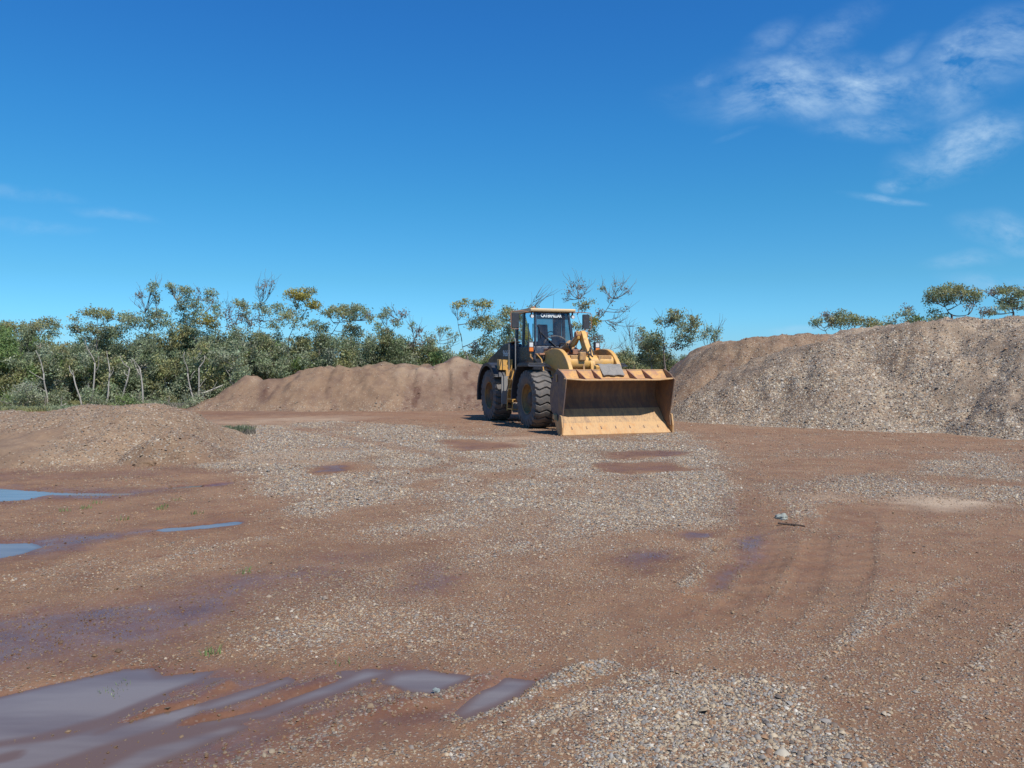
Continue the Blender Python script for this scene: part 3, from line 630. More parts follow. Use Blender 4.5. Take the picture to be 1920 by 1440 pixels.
heap('spoil_mound', BM, [(-6.9,14.6),(-6.5,13.9),(-5.6,13.9),(-5.0,14.6),(-5.1,15.8),(-5.6,16.5),(-6.5,16.3),(-6.9,15.4)], Hs, 40, .035, (-7.6, -4.4, 13.2, 17.2),
     'small clod of red soil at the right foot of the left mound', 'mound', 'low spoil mounds on the left', lambda x, y, z: (.42 + .3 * fbm(x, y, 1.5, 3, 68), .25 * sstep(.1, .3, fbm(x, y, 1.2, 3, 69)), 0 * x, 0 * x), 150, .04, (800, .03, (-7, -4.9, 13.8, 16.4)), gully=.08)

# ------------------------------------------------------------------ wheel loader
# local frame: x forward, y to the machine's left, z up; origin on the ground under the front axle
loader = bpy.data.objects.new('wheel_loader', None); scene.collection.objects.link(loader)
loader.location = (1.74, 23.38, 0); loader.rotation_euler = (0, 0, math.atan2(-.945, .33))
tag(loader, 'yellow wheel loader with a dark cab and its wide bucket lowered onto the gravel', 'wheel loader')
LD = loader
def part(mb, name, m, parent=LD, bevel=.012, smooth=False, label=None):
    o = mb.build(name, m, parent, bevel=bevel, smooth=smooth)
    if label: o['label'] = label
    return o
# wheels
TR, TW = .815, .31
def tyre_mesh():
    nt_, nw = 480, 46; NL = 24
    prof = []   # (w, r, tread weight)
    side = [(.215, .415), (.255, .43), (.295, .50), (.315, .60), (.312, .68), (.300, .74)]
    for w, r in reversed([( -a, b_) for a, b_ in side]): pass
    left = [(-a, b_, 0 if b_ < .66 else .55) for a, b_ in side]
    tread = [(w, TR - .022 * abs(w / .285) ** 3, 1) for w in np.linspace(-.288, .288, 31)]
    right = [(a, b_, 0 if b_ < .66 else .55) for a, b_ in reversed(side)]
    prof = left + tread + right; n = len(prof)
    tt = np.linspace(0, 2 * math.pi, nt_, endpoint=False)
    vs = np.zeros((nt_, n, 3))
    for k, (w, r, tw) in enumerate(prof):
        a = w / .288
        zig = .25 * np.interp(a, [-1.1, -.95, -.1, .62, 1.0, 1.1], [-1.9, -1.55, 1.0, -.55, .5, .7])
        ph = (tt * NL / (2 * math.pi) + zig) % 1.0; d = np.abs(ph - .5) * 2       # 1 at groove centre
        wd = .76 if abs(a) < .85 else .55
        gd = np.clip((d - wd) / .12, 0, 1) * .055 * tw
        rr_ = r - gd
        vs[:, k] = np.stack([rr_ * np.cos(tt), np.full(nt_, w), rr_ * np.sin(tt)], -1)
        if 0 < abs(a) and tw == .55:      # side blocks of the lugs
            vs[:, k, 1] -= np.sign(w) * np.clip((d - .5) / .2, 0, 1) * .020
    i, j = np.meshgrid(np.arange(nt_), np.arange(n - 1), indexing='ij'); i2 = (i + 1) % nt_
    f = np.stack([i * n + j, i2 * n + j, i2 * n + j + 1, i * n + j + 1], -1).reshape(-1, 4)
    me = np_mesh('tyre', vs.reshape(-1, 3), f, 4); me.materials.append(RUB)
    me.polygons.foreach_set('use_smooth', [True] * len(me.polygons)); me.set_sharp_from_angle(angle=R(30))
    return me
tyre_me = tyre_mesh()
def wheel(x, side, name='wheel'):
    w = bpy.data.objects.new('wheel', tyre_me); 
    scene.collection.objects.link(w); w.parent = LD; w.location = (x, side * 1.14, TR - .012)
    w.rotation_euler = (0, random.uniform(0, 6), 0 if side > 0 else math.pi)
    mb = MB(); mb.lathe([(.262, .400), (.275, .425), (.262, .428), (.20, .40), (.17, .385), (.10, .365), (.09, .33), (.075, .25), (.075, .16)], 48)
    mb.lathe([(-.262, .400), (-.275, .425), (-.25, .43), (-.2, .40), (.1, .38)], 48)
    rim = part(mb, 'rim', RIM, w, 0, True)
    mb = MB(); mb.lathe([(.05, .27), (.09, .255), (.10, .20), (.17, .19), (.20, .15), (.21, .06), (.21, .0)], 36)
    for k in range(16):
        a = k * math.pi / 8; mb.cyl((.22 * math.cos(a), .07, .22 * math.sin(a)), (.22 * math.cos(a), .115, .22 * math.sin(a)), .016, seg=6)
    part(mb, 'hub', HUB, w, 0, True)
    return w
for x in (0, -3.45):
    for s in (-1, 1): wheel(x, s)
for x in (0, -3.45):
    mb = MB(); mb.tube([(x, -.95, .81), (x, -.5, .81), (x, -.22, .81), (x, 0, .81), (x, .22, .81), (x, .5, .81), (x, .95, .81)], [.16, .18, .26, .33, .26, .18, .16], 16)
    part(mb, 'axle', YELD, bevel=0, smooth=True)
# frames
mb = MB()
for s in (-1, 1):
    mb.prism([(-1.35, .55), (.75, .55), (.85, .9), (.62, 1.35), (-.05, 2.02), (-.55, 2.08), (-.72, 1.9), (-.62, 1.35), (-1.35, 1.15)], s * .36, s * .43)
mb.box(-1.2, .7, -.355, .355, .6, .72); mb.box(.35, .62, -.355, .355, .725, 1.30); mb.box(-.55, -.45, -.355, .355, .725, 1.9); mb.box(-1.3, -1.15, -.355, .355, .5, 1.2)
mb.cyl((-.33, -.80, 1.93), (-.33, .80, 1.93), .085, seg=20)
part(mb, 'front_frame', YELD)
mb = MB()
mb.prism([(-1.75, .55), (-1.75, 1.25), (-2.5, 1.45), (-5.2, 1.45), (-5.35, .75), (-4.6, .62), (-2.3, .6)], -.42, .42)
mb.box(-2.95, -2.05, -.95, -.425, 1.22, 1.60); mb.box(-2.95, -2.05, .425, .95, 1.22, 1.60)
mb.box(-2.45, -2.3, -1.0, -.96, .72, 1.6)
mb.box(-1.9, -1.55, -.3, .3, .45, .54)
part(mb, 'rear_frame', YEL)
mb = MB(); mb.cyl((-1.55, 0, .45), (-1.55, 0, 1.35), .13, seg=20); mb.box(-1.7, -1.35, -.26, .26, 1.2, 1.3); mb.box(-1.7, -1.35, -.26, .26, .5, .6)
part(mb, 'articulation_hinge', HUB)
for s in (-1, 1):
    mb = MB(); mb.cyl((-2.3, s * .55, .9), (-1.6, s * .5, .88), .06, seg=14); part(mb, 'steering_cylinder', YELD, bevel=0, smooth=True)
    mb = MB(); mb.cyl((-1.62, s * .5, .88), (-1.0, s * .46, .86), .032, seg=12); part(mb, 'steering_rod', CHR, bevel=0, smooth=True)
mb = MB(); mb.prism(rounded([(-4.9, .62), (-4.9, 1.5), (-5.45, 1.5), (-5.6, 1.2), (-5.55, .7)], 3, .1), -1.1, 1.1)
part(mb, 'counterweight', YEL, bevel=.02)
# hood: dark upper shroud over yellow lower panel
hp = rounded([(-2.95, 1.63), (-2.95, 2.46), (-3.7, 2.40), (-4.5, 2.16), (-5.25, 1.95), (-5.45, 1.63)], 5, .22)
mb = MB(); mb.prism(hp, -.86, .86); hood = part(mb, 'engine_hood', HOOD, bevel=.05, smooth=True)
mb = MB(); mb.box(-5.3, -2.75, -.88, .88, 1.46, 1.625); part(mb, 'lower_hood_panel', YEL)
mb = MB(); mb.box(-4.85, -2.99, -.866, -.8615, 1.685, 1.70); part(mb, 'red_stripe', RED, hood, bevel=0)
mb = MB()
mb.prism(rounded([(-2.9, 2.475), (-2.9, 2.50), (-3.75, 2.435), (-4.6, 2.17), (-4.6, 2.14), (-3.75, 2.40)], 2, .02), -.80, .80)
part(mb, 'hood_top_panel', YELD, hood, bevel=0)
for s in (-1, 1):
    mb = MB()
    for k in range(7): mb.box(-4.7, -4.0, s * .868 - .004, s * .868 + .004, 1.78 + k * .045, 1.80 + k * .045)
    part(mb, 'louvre', BLK, hood, bevel=0)
mb = MB(); mb.tube([(-3.6, .35, 2.35), (-3.6, .35, 2.95), (-3.66, .35, 3.05)], [.06, .06, .06], 14); part(mb, 'exhaust_pipe', HUB, bevel=0, smooth=True)
mb = MB(); mb.cyl((-3.5, -.35, 2.38), (-3.5, -.35, 2.62), .10, seg=18); mb.cyl((-3.5, -.35, 2.62), (-3.5, -.35, 2.70), .15, .12, seg=18); part(mb, 'air_cleaner', BLK, bevel=0, smooth=True)
def text_obj(s, name, m, parent, M, width, height, bold=.0, depth=.003):
    cu = bpy.data.curves.new(name, 'FONT'); cu.body = s; cu.offset = bold; cu.extrude = .5; cu.resolution_u = 3
    tmp = bpy.data.objects.new('tmp', cu); scene.collection.objects.link(tmp)
    dg = bpy.context.evaluated_depsgraph_get(); dg.update()
    me = bpy.data.meshes.new_from_object(tmp.evaluated_get(dg)); bpy.data.objects.remove(tmp)
    co = np.zeros(len(me.vertices) * 3); me.vertices.foreach_get('co', co); co = co.reshape(-1, 3)
    mn, mx = co.min(0), co.max(0); co = (co - (mn + mx) / 2) / (mx - mn) * np.array([width, height, depth])
    me.vertices.foreach_set('co', co.ravel()); me.materials.clear(); me.name = name
    o = link(name, me, m, parent); o.matrix_local = M; return o
def basis(xa, ya, loc):
    xa, ya = Vector(xa).normalized(), Vector(ya).normalized(); za = xa.cross(ya)
    M = Matrix((xa, ya, za)).transposed().to_4x4(); M.translation = Vector(loc); return M
text_obj('966H', 'model_number', WHT, hood, basis((1, 0, 0), (0, 0, 1), (-3.35, -.866, 2.13)), .66, .20, .012)
text_obj('966H', 'model_number', WHT, hood, basis((-1, 0, 0), (0, 0, 1), (-3.45, .866, 2.10)), .66, .20, .012)
mb = MB()
for k_, (z0_, z1_) in enumerate(((2.30, 2.42), (2.20, 2.27), (2.06, 2.16))):
    for q_ in range(2): mb.box(-3.02 + q_ * .075, -2.965 + q_ * .075, -.7045, -.7015, z0_, z1_)
DECAL = mb
# rear fenders and mud guards
for s in (-1, 1):
    y0, y1 = (-1.50, -.95) if s < 0 else (.95, 1.50)
    def arc(cx, cz, r, a0, a1, n): return [(cx + r * math.cos(R(a0 + (a1 - a0) * k / n)), cz + r * math.sin(R(a0 + (a1 - a0) * k / n))) for k in range(n + 1)]
    o_ = arc(-3.45, .80, 1.03, 190, 35, 18); i_ = arc(-3.45, .80, .985, 35, 190, 18)
    mb = MB(); mb.prism(o_ + i_, y0, y1)
    o2 = arc(-3.45, .80, 1.03, 190, 35, 18); i2 = arc(-3.45, .80, .93, 35, 190, 18)
    yl = (y0 - .004, y0 + .03) if s < 0 else (y1 - .03, y1 + .004)
    mb.prism(o2 + i2, *yl)
    part(mb, 'rear_fender', BLK, bevel=0)
    mb = MB(); mb.box(-2.38, -2.34, *sorted((s * 1.16, s * 1.36)), .56, 1.40); part(mb, 'mud_flap', GREY, bevel=.008)
    mb = MB(); mb.box(-2.92, -2.68, *sorted((s * .885, s * 1.32)), 1.60, 1.93); mb.box(-2.80, -2.62, *sorted((s * .52, s * 1.12)), .60, 1.598); mb.box(-2.615, -2.60, *sorted((s * .95, s * .965)), .7, 1.59); part(mb, 'side_panel', YEL, bevel=.02)
    # front fender
    o_ = [(.42, 1.70), (.30, 1.76)] + [(-.55, 1.76)] + arc(-.02, .80, 1.06, 128, 182, 9); i_ = arc(-.02, .80, 1.00, 182, 128, 9) + [(-.55, 1.70), (.30, 1.70)]
    mb = MB(); mb.prism(o_ + i_, y0 + .06 * (s > 0), y1 - .06 * (s < 0))
    mb.prism([(.30, 1.762), (.30, 1.80), (-.50, 1.80), (-.62, 1.762)], y0 + .03, y1 - .03)
    part(mb, 'front_fender', BLK, bevel=.008)
    # steps, platform and tank boxes between the wheels
    mb = MB()
    for z in (.42, .72, 1.02, 1.30): mb.box(-2.08, -1.64, *sorted((s * 1.0, s * 1.26)), z, z + .03)
    for x in (-2.12, -1.64): mb.tube([(x, s * 1.26, .38), (x, s * 1.24, .9), (x, s * 1.05, 1.56)], .018, 8)
    lad = part(mb, 'ladder', YEL, bevel=0)
    mb = MB(); mb.box(-1.69, -1.66, *sorted((s * 1.02, s * 1.24)), .34, .62); part(mb, 'step_plate', GREY, lad, bevel=.005)
    mb = MB(); mb.box(-2.55, -1.45, *sorted((s * .72, s * .98)), 1.60, 1.64); part(mb, 'platform', BLK, bevel=.01)
    mb = MB()
    mb.tube([(-2.35, s * 1.12, 1.55), (-2.35, s * 1.12, 2.48), (-2.30, s * 1.12, 2.54), (-1.82, s * 1.12, 2.54), (-1.76, s * 1.12, 2.48), (-1.76, s * 1.12, 1.30)], .015, 8)
    part(mb, 'handrail', GREY, bevel=0, smooth=True)
    # lamps on stalks
    mb = MB(); mb.box(-.75, -.64, *sorted((s * .955, s * 1.125)), 2.12, 2.42); lampb = part(mb, 'headlight', BLK, bevel=.012)
    mb = MB(); mb.box(-.64, -.628, *sorted((s * .985, s * 1.095)), 2.265, 2.385); part(mb, 'lamp_lens', CLR, lampb, bevel=.004)
    mb = MB(); mb.box(-.64, -.622, *sorted((s * .98, s * 1.10)), 2.135, 2.245); part(mb, 'indicator_lens', ORG, lampb, bevel=.004)
    mb = MB(); mb.tube([(-.70, s * 1.04, 2.13), (-.70, s * 1.04, 1.98), (-.62, s * .86, 1.78), (-.5, s * .46, 1.62)], .028, 8); part(mb, 'lamp_bracket', YELD, bevel=0, smooth=True)
# cab
W0, W1 = .62, .70
cab_low = MB()
lowp = [(-3.05, 1.56), (-1.42, 1.56), (-1.36, 2.05), (-1.46, 2.33), (-3.05, 2.33)]
cab_low.prism(lowp, -.70, .70); cab = part(cab_low, 'cab', CABM, bevel=.03, smooth=True)
def pillar(p0, p1, w, d):
    mb = MB(); p0, p1 = Vector(p0), Vector(p1)
    vs = []
    for p in (p0, p1): vs += [p + Vector((a, b_, 0)) for a, b_ in ((-d, -w), (d, -w), (d, w), (-d, w))]
    mb.add(vs, [(0, 1, 2, 3), (7, 6, 5, 4), (0, 4, 5, 1), (1, 5, 6, 2), (2, 6, 7, 3), (3, 7, 4, 0)]); return mb
ZT = 3.34
part(DECAL, 'white_decal', WHT, cab, 0)
for s in (-1, 1):
    part(pillar((-1.47, s * .60, 2.32), (-1.64, s * .535, ZT), .028, .04), 'front_pillar', CABM, cab, .006)
    part(pillar((-2.30, s * .67, 2.32), (-2.30, s * .64, ZT), .04, .055), 'middle_pillar', CABM, cab, .006)
    part(pillar((-2.98, s * .66, 2.32), (-2.94, s * .62, ZT), .045, .07), 'rear_pillar', CABM, cab, .006)
    mb = MB(); mb.add([(-1.50, s * .642, 2.34), (-1.66, s * .59, 3.33), (-2.24, s * .645, 3.33), (-2.24, s * .675, 2.34)], [(0, 1, 2, 3)]); 
    part(mb, 'side_window', GLS, cab, 0)
    mb = MB(); mb.add([(-2.36, s * .675, 2.34), (-2.36, s * .645, 3.33), (-2.87, s * .63, 3.33), (-2.90, s * .665, 2.34)], [(0, 1, 2, 3)]); part(mb, 'side_window', GLS, cab, 0)
    mb = MB(); mb.add([(-1.413, s * .40, 1.74), (-1.413, s * .66, 1.74), (-1.353, s * .66, 2.04), (-1.353, s * .30, 2.04)], [(0, 1, 2, 3)]); part(mb, 'lower_window', GLS, cab, 0)
    mb = MB(); mb.tube([(-1.70, s * .70, 2.0), (-1.72, s * .72, 2.6), (-1.78, s * .70, 3.0)], .014, 6); part(mb, 'door_handrail', BLK, cab, 0)
mb = MB(); mb.add([(-1.455, -.575, 2.335), (-1.455, .575, 2.335), (-1.625, .51, 3.33), (-1.625, -.51, 3.33)], [(0, 1, 2, 3)])
ws = part(mb, 'windscreen', GLS, cab, 0)
mb = MB(); mb.add([(-3.0, -.60, 2.62), (-3.0, .60, 2.62), (-2.97, .57, 3.30), (-2.97, -.57, 3.30)], [(0, 1, 2, 3)]); part(mb, 'rear_window', GLS, cab, 0)
def wsp(y, z): return (-1.455 - (z - 2.335) / .995 * .17 + .006, y, z)
up = Vector((-.17, 0, .995)).normalized()
text_obj('CATERPILLAR', 'windscreen_lettering', WHT, ws, basis((0, 1, 0), up, Vector(wsp(-.035, 3.235)) + Vector((.003, 0, 0))), .67, .115, .022)
mb = MB(); mb.add([wsp(-.50, 3.12), wsp(.50, 3.12), wsp(.495, 3.325), wsp(-.495, 3.325)], [(0, 1, 2, 3)]); part(mb, 'sun_strip', glass_mat('dark_strip', (.18, .21, .24), .8, .2), ws, 0)
# pale arc band just in front of the glass
va, fa = [], []
for k in range(25):
    a = R(172 - k * 164 / 24)
    for r in (.30, .345): va.append(Vector(wsp(.06 + r * 1.18 * math.cos(a), 2.35 + r * .85 * math.sin(a))) + Vector((.002, 0, 0)))
for k in range(24): fa.append((2 * k, 2 * k + 2, 2 * k + 3, 2 * k + 1))
mb = MB(); mb.add(va, fa); part(mb, 'pale_arc', ARCM, ws, 0)
mb = MB(); mb.tube([wsp(.06, 2.30), Vector(wsp(-.20, 2.52)) + Vector((.03, 0, 0)), Vector(wsp(-.44, 2.76)) + Vector((.03, 0, 0))], [.018, .013, .010], 6)
mb.tube([wsp(.09, 2.26), Vector(wsp(-.15, 2.47)) + Vector((.035, 0, 0))], .02, 6)
mb.tube([Vector(wsp(-.46, 2.92)) + Vector((.02, 0, 0)), Vector(wsp(-.40, 2.55)) + Vector((.02, 0, 0))], .010, 5)
part(mb, 'wiper', BLK, cab, 0, True)
rp = rounded([(-1.52, 3.345), (-1.50, 3.43), (-1.70, 3.455), (-3.02, 3.45), (-3.10, 3.36), (-3.05, 3.345)], 3, .03)
mb = MB(); mb.prism(rp, -.72, .72); roof = part(mb, 'cab_roof', ROOF, cab, .025, True)
mb = MB(); mb.cyl((-2.0, -.45, 3.46), (-2.0, -.45, 3.50), .055, seg=14); mb.cyl((-2.0, -.45, 3.50), (-2.0, -.45, 3.53), .045, .03, seg=14); part(mb, 'beacon', RUST, roof, 0, True)
mb = MB(); mb.cyl((-2.9, .55, 3.45), (-2.9, .58, 4.0), .006, .003, seg=5); part(mb, 'aerial', BLK, roof, 0)
for s in (-1, 1):
    mb = MB(); mb.cyl((-1.66, s * .66, 3.22), (-1.56, s * .66, 3.20), .05, .06, seg=14); w_ = part(mb, 'work_light', BLK, cab, 0, True)
    mb = MB(); mb.cyl((-1.56, s * .66, 3.20), (-1.55, s * .66, 3.20), .05, .048, seg=14); part(mb, 'lamp_lens', CLR, w_, 0, True)
    mb = MB(); mb.tube([(-1.62, s * .66, 3.30), (-1.62, s * .66, 3.24)], .012, 6); mb.box(-1.64, -1.6, s * .66 - .02, s * .66 + .02, 3.24, 3.345); part(mb, 'lamp_bracket', BLK, w_, 0)
    mb = MB(); mb.prism(rounded([(s * 1.04, 2.86), (s * 1.04, 3.30), (s * 1.26, 3.30), (s * 1.26, 2.86)] if s > 0 else [(-1.26, 2.86), (-1.26, 3.30), (-1.04, 3.30), (-1.04, 2.86)], 3, .03), -1.74, -1.66, ax='x')
    mir = part(mb, 'mirror', BLK, LD, .006)
    mb = MB(); mb.tube([(-1.66, s * .70, 3.33), (-1.66, s * .95, 3.36), (-1.66, s * 1.28, 3.34), (-1.65, s * 1.30, 3.3), (-1.65, s * 1.30, 2.86), (-1.65, s * 1.28, 2.82), (-1.65, s * 1.05, 2.82)], .013, 6)
    part(mb, 'mirror_frame', RUST, mir, 0, True)
# cab interior
mb = MB(); mb.prism(rounded([(-2.55, 2.05), (-2.05, 2.05), (-2.02, 2.36), (-2.45, 2.36)], 3, .05), -.10, .30); seat = part(mb, 'driver_seat', FAB, cab, .03)
mb = MB(); mb.prism(rounded([(-2.66, 2.36), (-2.50, 2.36), (-2.60, 3.02), (-2.72, 3.02)], 3, .04), -.06, .24); part(mb, 'seat_back', FAB, seat, .03)
mb = MB()
ring = [Vector((-1.86, .08, 2.66)) + Vector((0, 1, 0)) * .13 * math.cos(a) + Vector((-.55, 0, .83)).normalized() * .13 * math.sin(a) for a in [2 * math.pi * k / 24 for k in range(25)]]
mb.tube(ring, .016, 6); mb.tube([(-1.86, .08, 2.66), (-1.66, .06, 2.36)], .03, 8); mb.tube([ring[0], ring[12]], .012, 6)
part(mb, 'steering_wheel', BLK, cab, 0, True)
mb = MB(); mb.prism(rounded([(-1.78, 2.3), (-1.50, 2.3), (-1.53, 2.46), (-1.70, 2.50)], 3, .03), -.36, .40); mb.box(-2.3, -1.95, .32, .52, 2.3, 2.62); part(mb, 'console', BLK, cab, .02)
mb = MB(); mb.prism([(-2.90, 2.34), (-2.40, 2.34), (-2.40, 3.33), (-2.87, 3.33)], .60, .625); part(mb, 'rear_corner_panel', CABM, cab, 0)
# lift arms
ARM = [(-.48, 1.98), (-.42, 2.10), (-.10, 2.15), (.35, 2.20), (.80, 2.17), (1.10, 2.05), (1.36, 1.82), (1.56, 1.52), (1.74, 1.10), (1.98, .66), (1.96, .50), (1.82, .44), (1.62, .60), (1.38, 1.0), (1.15, 1.26), (.80, 1.50), (.35, 1.66), (-.1, 1.78), (-.42, 1.84)]
AP = rounded(ARM, 3, .12)
for s in (-1, 1):
    mb = MB(); mb.prism(AP, *sorted((s * .66, s * .775))); arm = part(mb, 'lift_arm', YEL, bevel=.012, smooth=True)
    for px_, pz_, pr_ in ((-.33, 1.96, .11), (1.88, .56, .09)): mb = MB(); mb.cyl((px_, s * .61, pz_), (px_, s * .83, pz_), pr_, seg=20); part(mb, 'pivot_pin', HUB, arm, .006)
    mb = MB(); mb.cyl((-.35, s * .52, 1.0), (.45, s * .55, 1.25), .085, seg=18); part(mb, 'lift_cylinder', YELD, bevel=0, smooth=True)
    mb = MB(); mb.cyl((.45, s * .55, 1.25), (1.0, s * .57, 1.50), .045, seg=14); part(mb, 'cylinder_rod', CHR, bevel=0, smooth=True)
mb = MB(); mb.cyl((1.02, -.655, 1.80), (1.02, .655, 1.80), .205, seg=32); mb.cyl((1.35, -.655, 1.15), (1.35, .655, 1.15), .10, seg=24); part(mb, 'cross_tube', YEL, bevel=0, smooth=True)
# bell crank (two plates) with its links
LEV = rounded([(.42, 2.58), (.48, 2.68), (.60, 2.70), (.70, 2.60), (.86, 2.34), (1.08, 2.08), (1.26, 1.78), (1.36, 1.30), (1.50, .95), (1.44, .82), (1.28, .86), (1.14, 1.25), (1.0, 1.62), (.86, 1.90), (.66, 2.20), (.48, 2.46)], 3, .08)
mb = MB()
mb.prism(LEV, -.05, .09)
mb.prism([(.40, 2.52), (.50, 2.68), (.66, 2.66), (.62, 2.46), (.42, 2.30), (.20, 2.24), (.16, 2.40)], -.16, -.08)
bc = part(mb, 'bell_crank', YEL, bevel=.01, smooth=True)
for px_, pz_, pr_ in ((.56, 2.58, .085), (1.06, 1.84, .10), (1.40, .92, .07)): mb = MB(); mb.cyl((px_, -.20, pz_), (px_, .16, pz_), pr_, seg=20); part(mb, 'crank_pin', RUST, bc, .006)
mb = MB(); mb.box(1.16, 1.30, -.38, -.20, 1.86, 2.09); part(mb, 'junction_block', YELD, bevel=.02)
mb = MB(); mb.box(.8, 1.2, -.60, -.20, 1.9, 2.0); mb.box(.8, 1.2, .21, .60, 1.9, 2.0); mb.prism([(.9, 1.5), (1.25, 1.5), (1.2, 2.0), (.9, 2.02)], -.26, -.205); mb.prism([(.9, 1.5), (1.25, 1.5), (1.2, 2.0), (.9, 2.02)], .205, .26); part(mb, 'crank_support', YELD, bevel=.012)
mb = MB(); mb.cyl((-1.0, -.12, 1.98), (.02, -.12, 2.30), .115, seg=20); mb.cyl((-.02, -.12, 2.285), (.06, -.12, 2.31), .135, seg=20); part(mb, 'tilt_cylinder', YELD, bevel=0, smooth=True)
mb = MB(); mb.cyl((.05, -.12, 2.31), (.56, -.12, 2.57), .065, seg=14); part(mb, 'tilt_rod', CHR, bevel=0, smooth=True)
for pts in ([(-.9, -.3, 1.9), (-.5, -.42, 2.25), (-.1, -.40, 2.22), (.25, -.33, 1.95)], [(-.8, -.18, 1.95), (-.35, -.26, 2.36), (.1, -.22, 2.34), (.35, -.2, 2.1)], [(-.6, .3, 1.9), (-.2, .38, 2.28), (.2, .30, 2.2), (.6, .28, 1.95)],
            [(.9, -.05, 1.95), (1.0, -.30, 2.12), (1.15, -.1, 2.08), (1.28, 0, 1.96)], [(.95, .05, 2.0), (1.12, .0, 2.2), (1.3, -.05, 1.98)], [(-.55, -.62, 2.12), (-.3, -.6, 2.26), (.0, -.55, 2.2), (.1, -.5, 2.0)], [(.2, .3, 2.1), (.5, .25, 2.45), (.75, .2, 2.2), (.9, .25, 1.95)]):
    mb = MB(); mb.tube(pts, .022, 7); part(mb, 'hydraulic_hose', HOSE, bevel=0, smooth=True)
for s in (-1, 1): mb = MB(); mb.tube([(-1.75, s * .85, 1.4), (-1.5, s * .95, 1.1), (-1.35, s * .8, .8), (-1.0, s * .5, .9)], .024, 7); mb.tube([(-1.8, s * .8, 1.5), (-1.45, s * .9, 1.25), (-1.2, s * .7, 1.0)], .02, 7); part(mb, 'hydraulic_hose', HOSE, bevel=0, smooth=True)
mb = MB(); mb.box(-.75, -.25, -.62, -.50, 2.12, 2.22); mb.box(-.60, -.20, -.95, -.64, 2.02, 2.08); mb.box(-.9, -.5, .2, .5, 2.05, 2.2); mb.box(-.95, -.6, -.25, .1, 2.06, 2.18); part(mb, 'valve_block', RUST, bevel=.015)
mb = MB(); mb.tube([(-.35, -.98, 2.06), (.02, -.98, 1.90), (.3, -.98, 1.38)], .016, 6); mb.tube([(.3, -.98, 1.38), (.62, -.86, 1.42), (.9, -.78, 1.46)], .014, 6); part(mb, 'grease_line', YEL, bevel=0)
for s in (-1, 1): mb = MB(); mb.tube([(-1.35, s * .62, 2.28), (-.62, s * .95, 1.82)], .026, 6); part(mb, 'fender_stay', BLK, bevel=0)
# bucket
INN = [(2.44, 1.585), (2.24, 1.48), (2.09, 1.28), (1.99, 1.02), (2.05, .82), (2.19, .655), (2.70, .035)]
def smoothpts(p, n=4):
    o = [p[0]]
    for i in range(1, len(p) - 1):
        a, b_, c_ = Vector(p[i - 1]), Vector(p[i]), Vector(p[i + 1]); p0, p2 = (a + b_) / 2, (b_ + c_) / 2
        if i == len(p) - 2: p2 = b_ + (c_ - b_) * .12
        for k in range(n + 1):
            t_ = k / n; q = p0 * (1 - t_) ** 2 + b_ * 2 * t_ * (1 - t_) + p2 * t_ * t_; o.append(tuple(q))
    o.append(p[-1]); return o
inn = smoothpts(INN); off = []
for i, p in enumerate(inn):
    a, b_ = Vector(inn[max(i - 1, 0)]), Vector(inn[min(i + 1, len(inn) - 1)]); d = (b_ - a).normalized(); nrm = Vector((d.y, -d.x))
    off.append((p[0] - abs(nrm.x) * .03 if True else 0, p[1] - nrm.y * .0 + (.03 if i < 4 else -.03 if i > len(inn) - 6 else 0)))
mb = MB(); prof_in, prof_out = inn, off; n = len(inn)
for k in range(n - 1):
    quad = [prof_in[k], prof_in[k + 1], prof_out[k + 1], prof_out[k]]
vs = [(x, y, z) for y in (-1.47, 1.47) for (x, z) in prof_in + prof_out[::-1]]; m_ = 2 * n
fs = []
for k in range(m_): fs.append((k, (k + 1) % m_, m_ + (k + 1) % m_, m_ + k))
for base in (0, m_):
    for k in range(n - 1): fs.append((base + k, base + k + 1, base + m_ - 2 - k, base + m_ - 1 - k))
mb.add(vs, fs); bucket = part(mb, 'bucket', BKI, bevel=0, smooth=True)
BKF = worn('bucket_floor_steel', (.50, .30, .128), (.33, .20, .10), (.20, .14, .10), .55, amt=.5, dirt_amt=.45, streak=True)
SIDE = [(2.46, 1.645), (2.22, 1.50), (2.05, 1.30), (1.945, 1.05), (1.955, .80), (2.05, .60), (2.30, .40), (2.58, .12), (2.80, .20), (2.76, .45), (2.88, .90), (3.0, 1.375), (2.78, 1.52)]
for s in (-1, 1):
    yb, yt = 1.475, 1.505
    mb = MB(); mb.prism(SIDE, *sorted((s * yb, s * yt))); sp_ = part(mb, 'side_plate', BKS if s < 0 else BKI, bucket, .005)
    mb = MB(); mb.prism([(2.28, .44), (2.52, .12), (2.62, -.01), (2.76, -.02), (2.84, .02), (2.86, .20), (2.80, .48), (2.70, .50), (2.60, .34)], *sorted((s * 1.508, s * 1.55))); part(mb, 'side_cutter', BKT, bucket, .006)
    mb = MB(); mb.prism([(2.33, .40), (2.36, .53), (2.45, .50), (2.50, .36)], *sorted((s * 1.51, s * 1.60))); part(mb, 'wear_block', BKT, bucket, .015)
    mb = MB(); mb.box(2.40, 2.47, *sorted((s * 1.51, s * 1.535)), 1.32, 1.50); part(mb, 'hook', YELD, bucket, .01)
mb = MB(); mb.prism([(2.235, .628), (2.225, .60), (2.715, .01), (2.735, .035)], -1.465, 1.465); floor_p = part(mb, 'floor_plate', BKF, bucket, 0)
mb = MB(); mb.prism([(2.50, .262), (2.52, .292), (2.80, .02), (2.79, -.012), (2.74, -.012)], -1.50, 1.50); cut = part(mb, 'cutting_edge', BKT, bucket, .006)
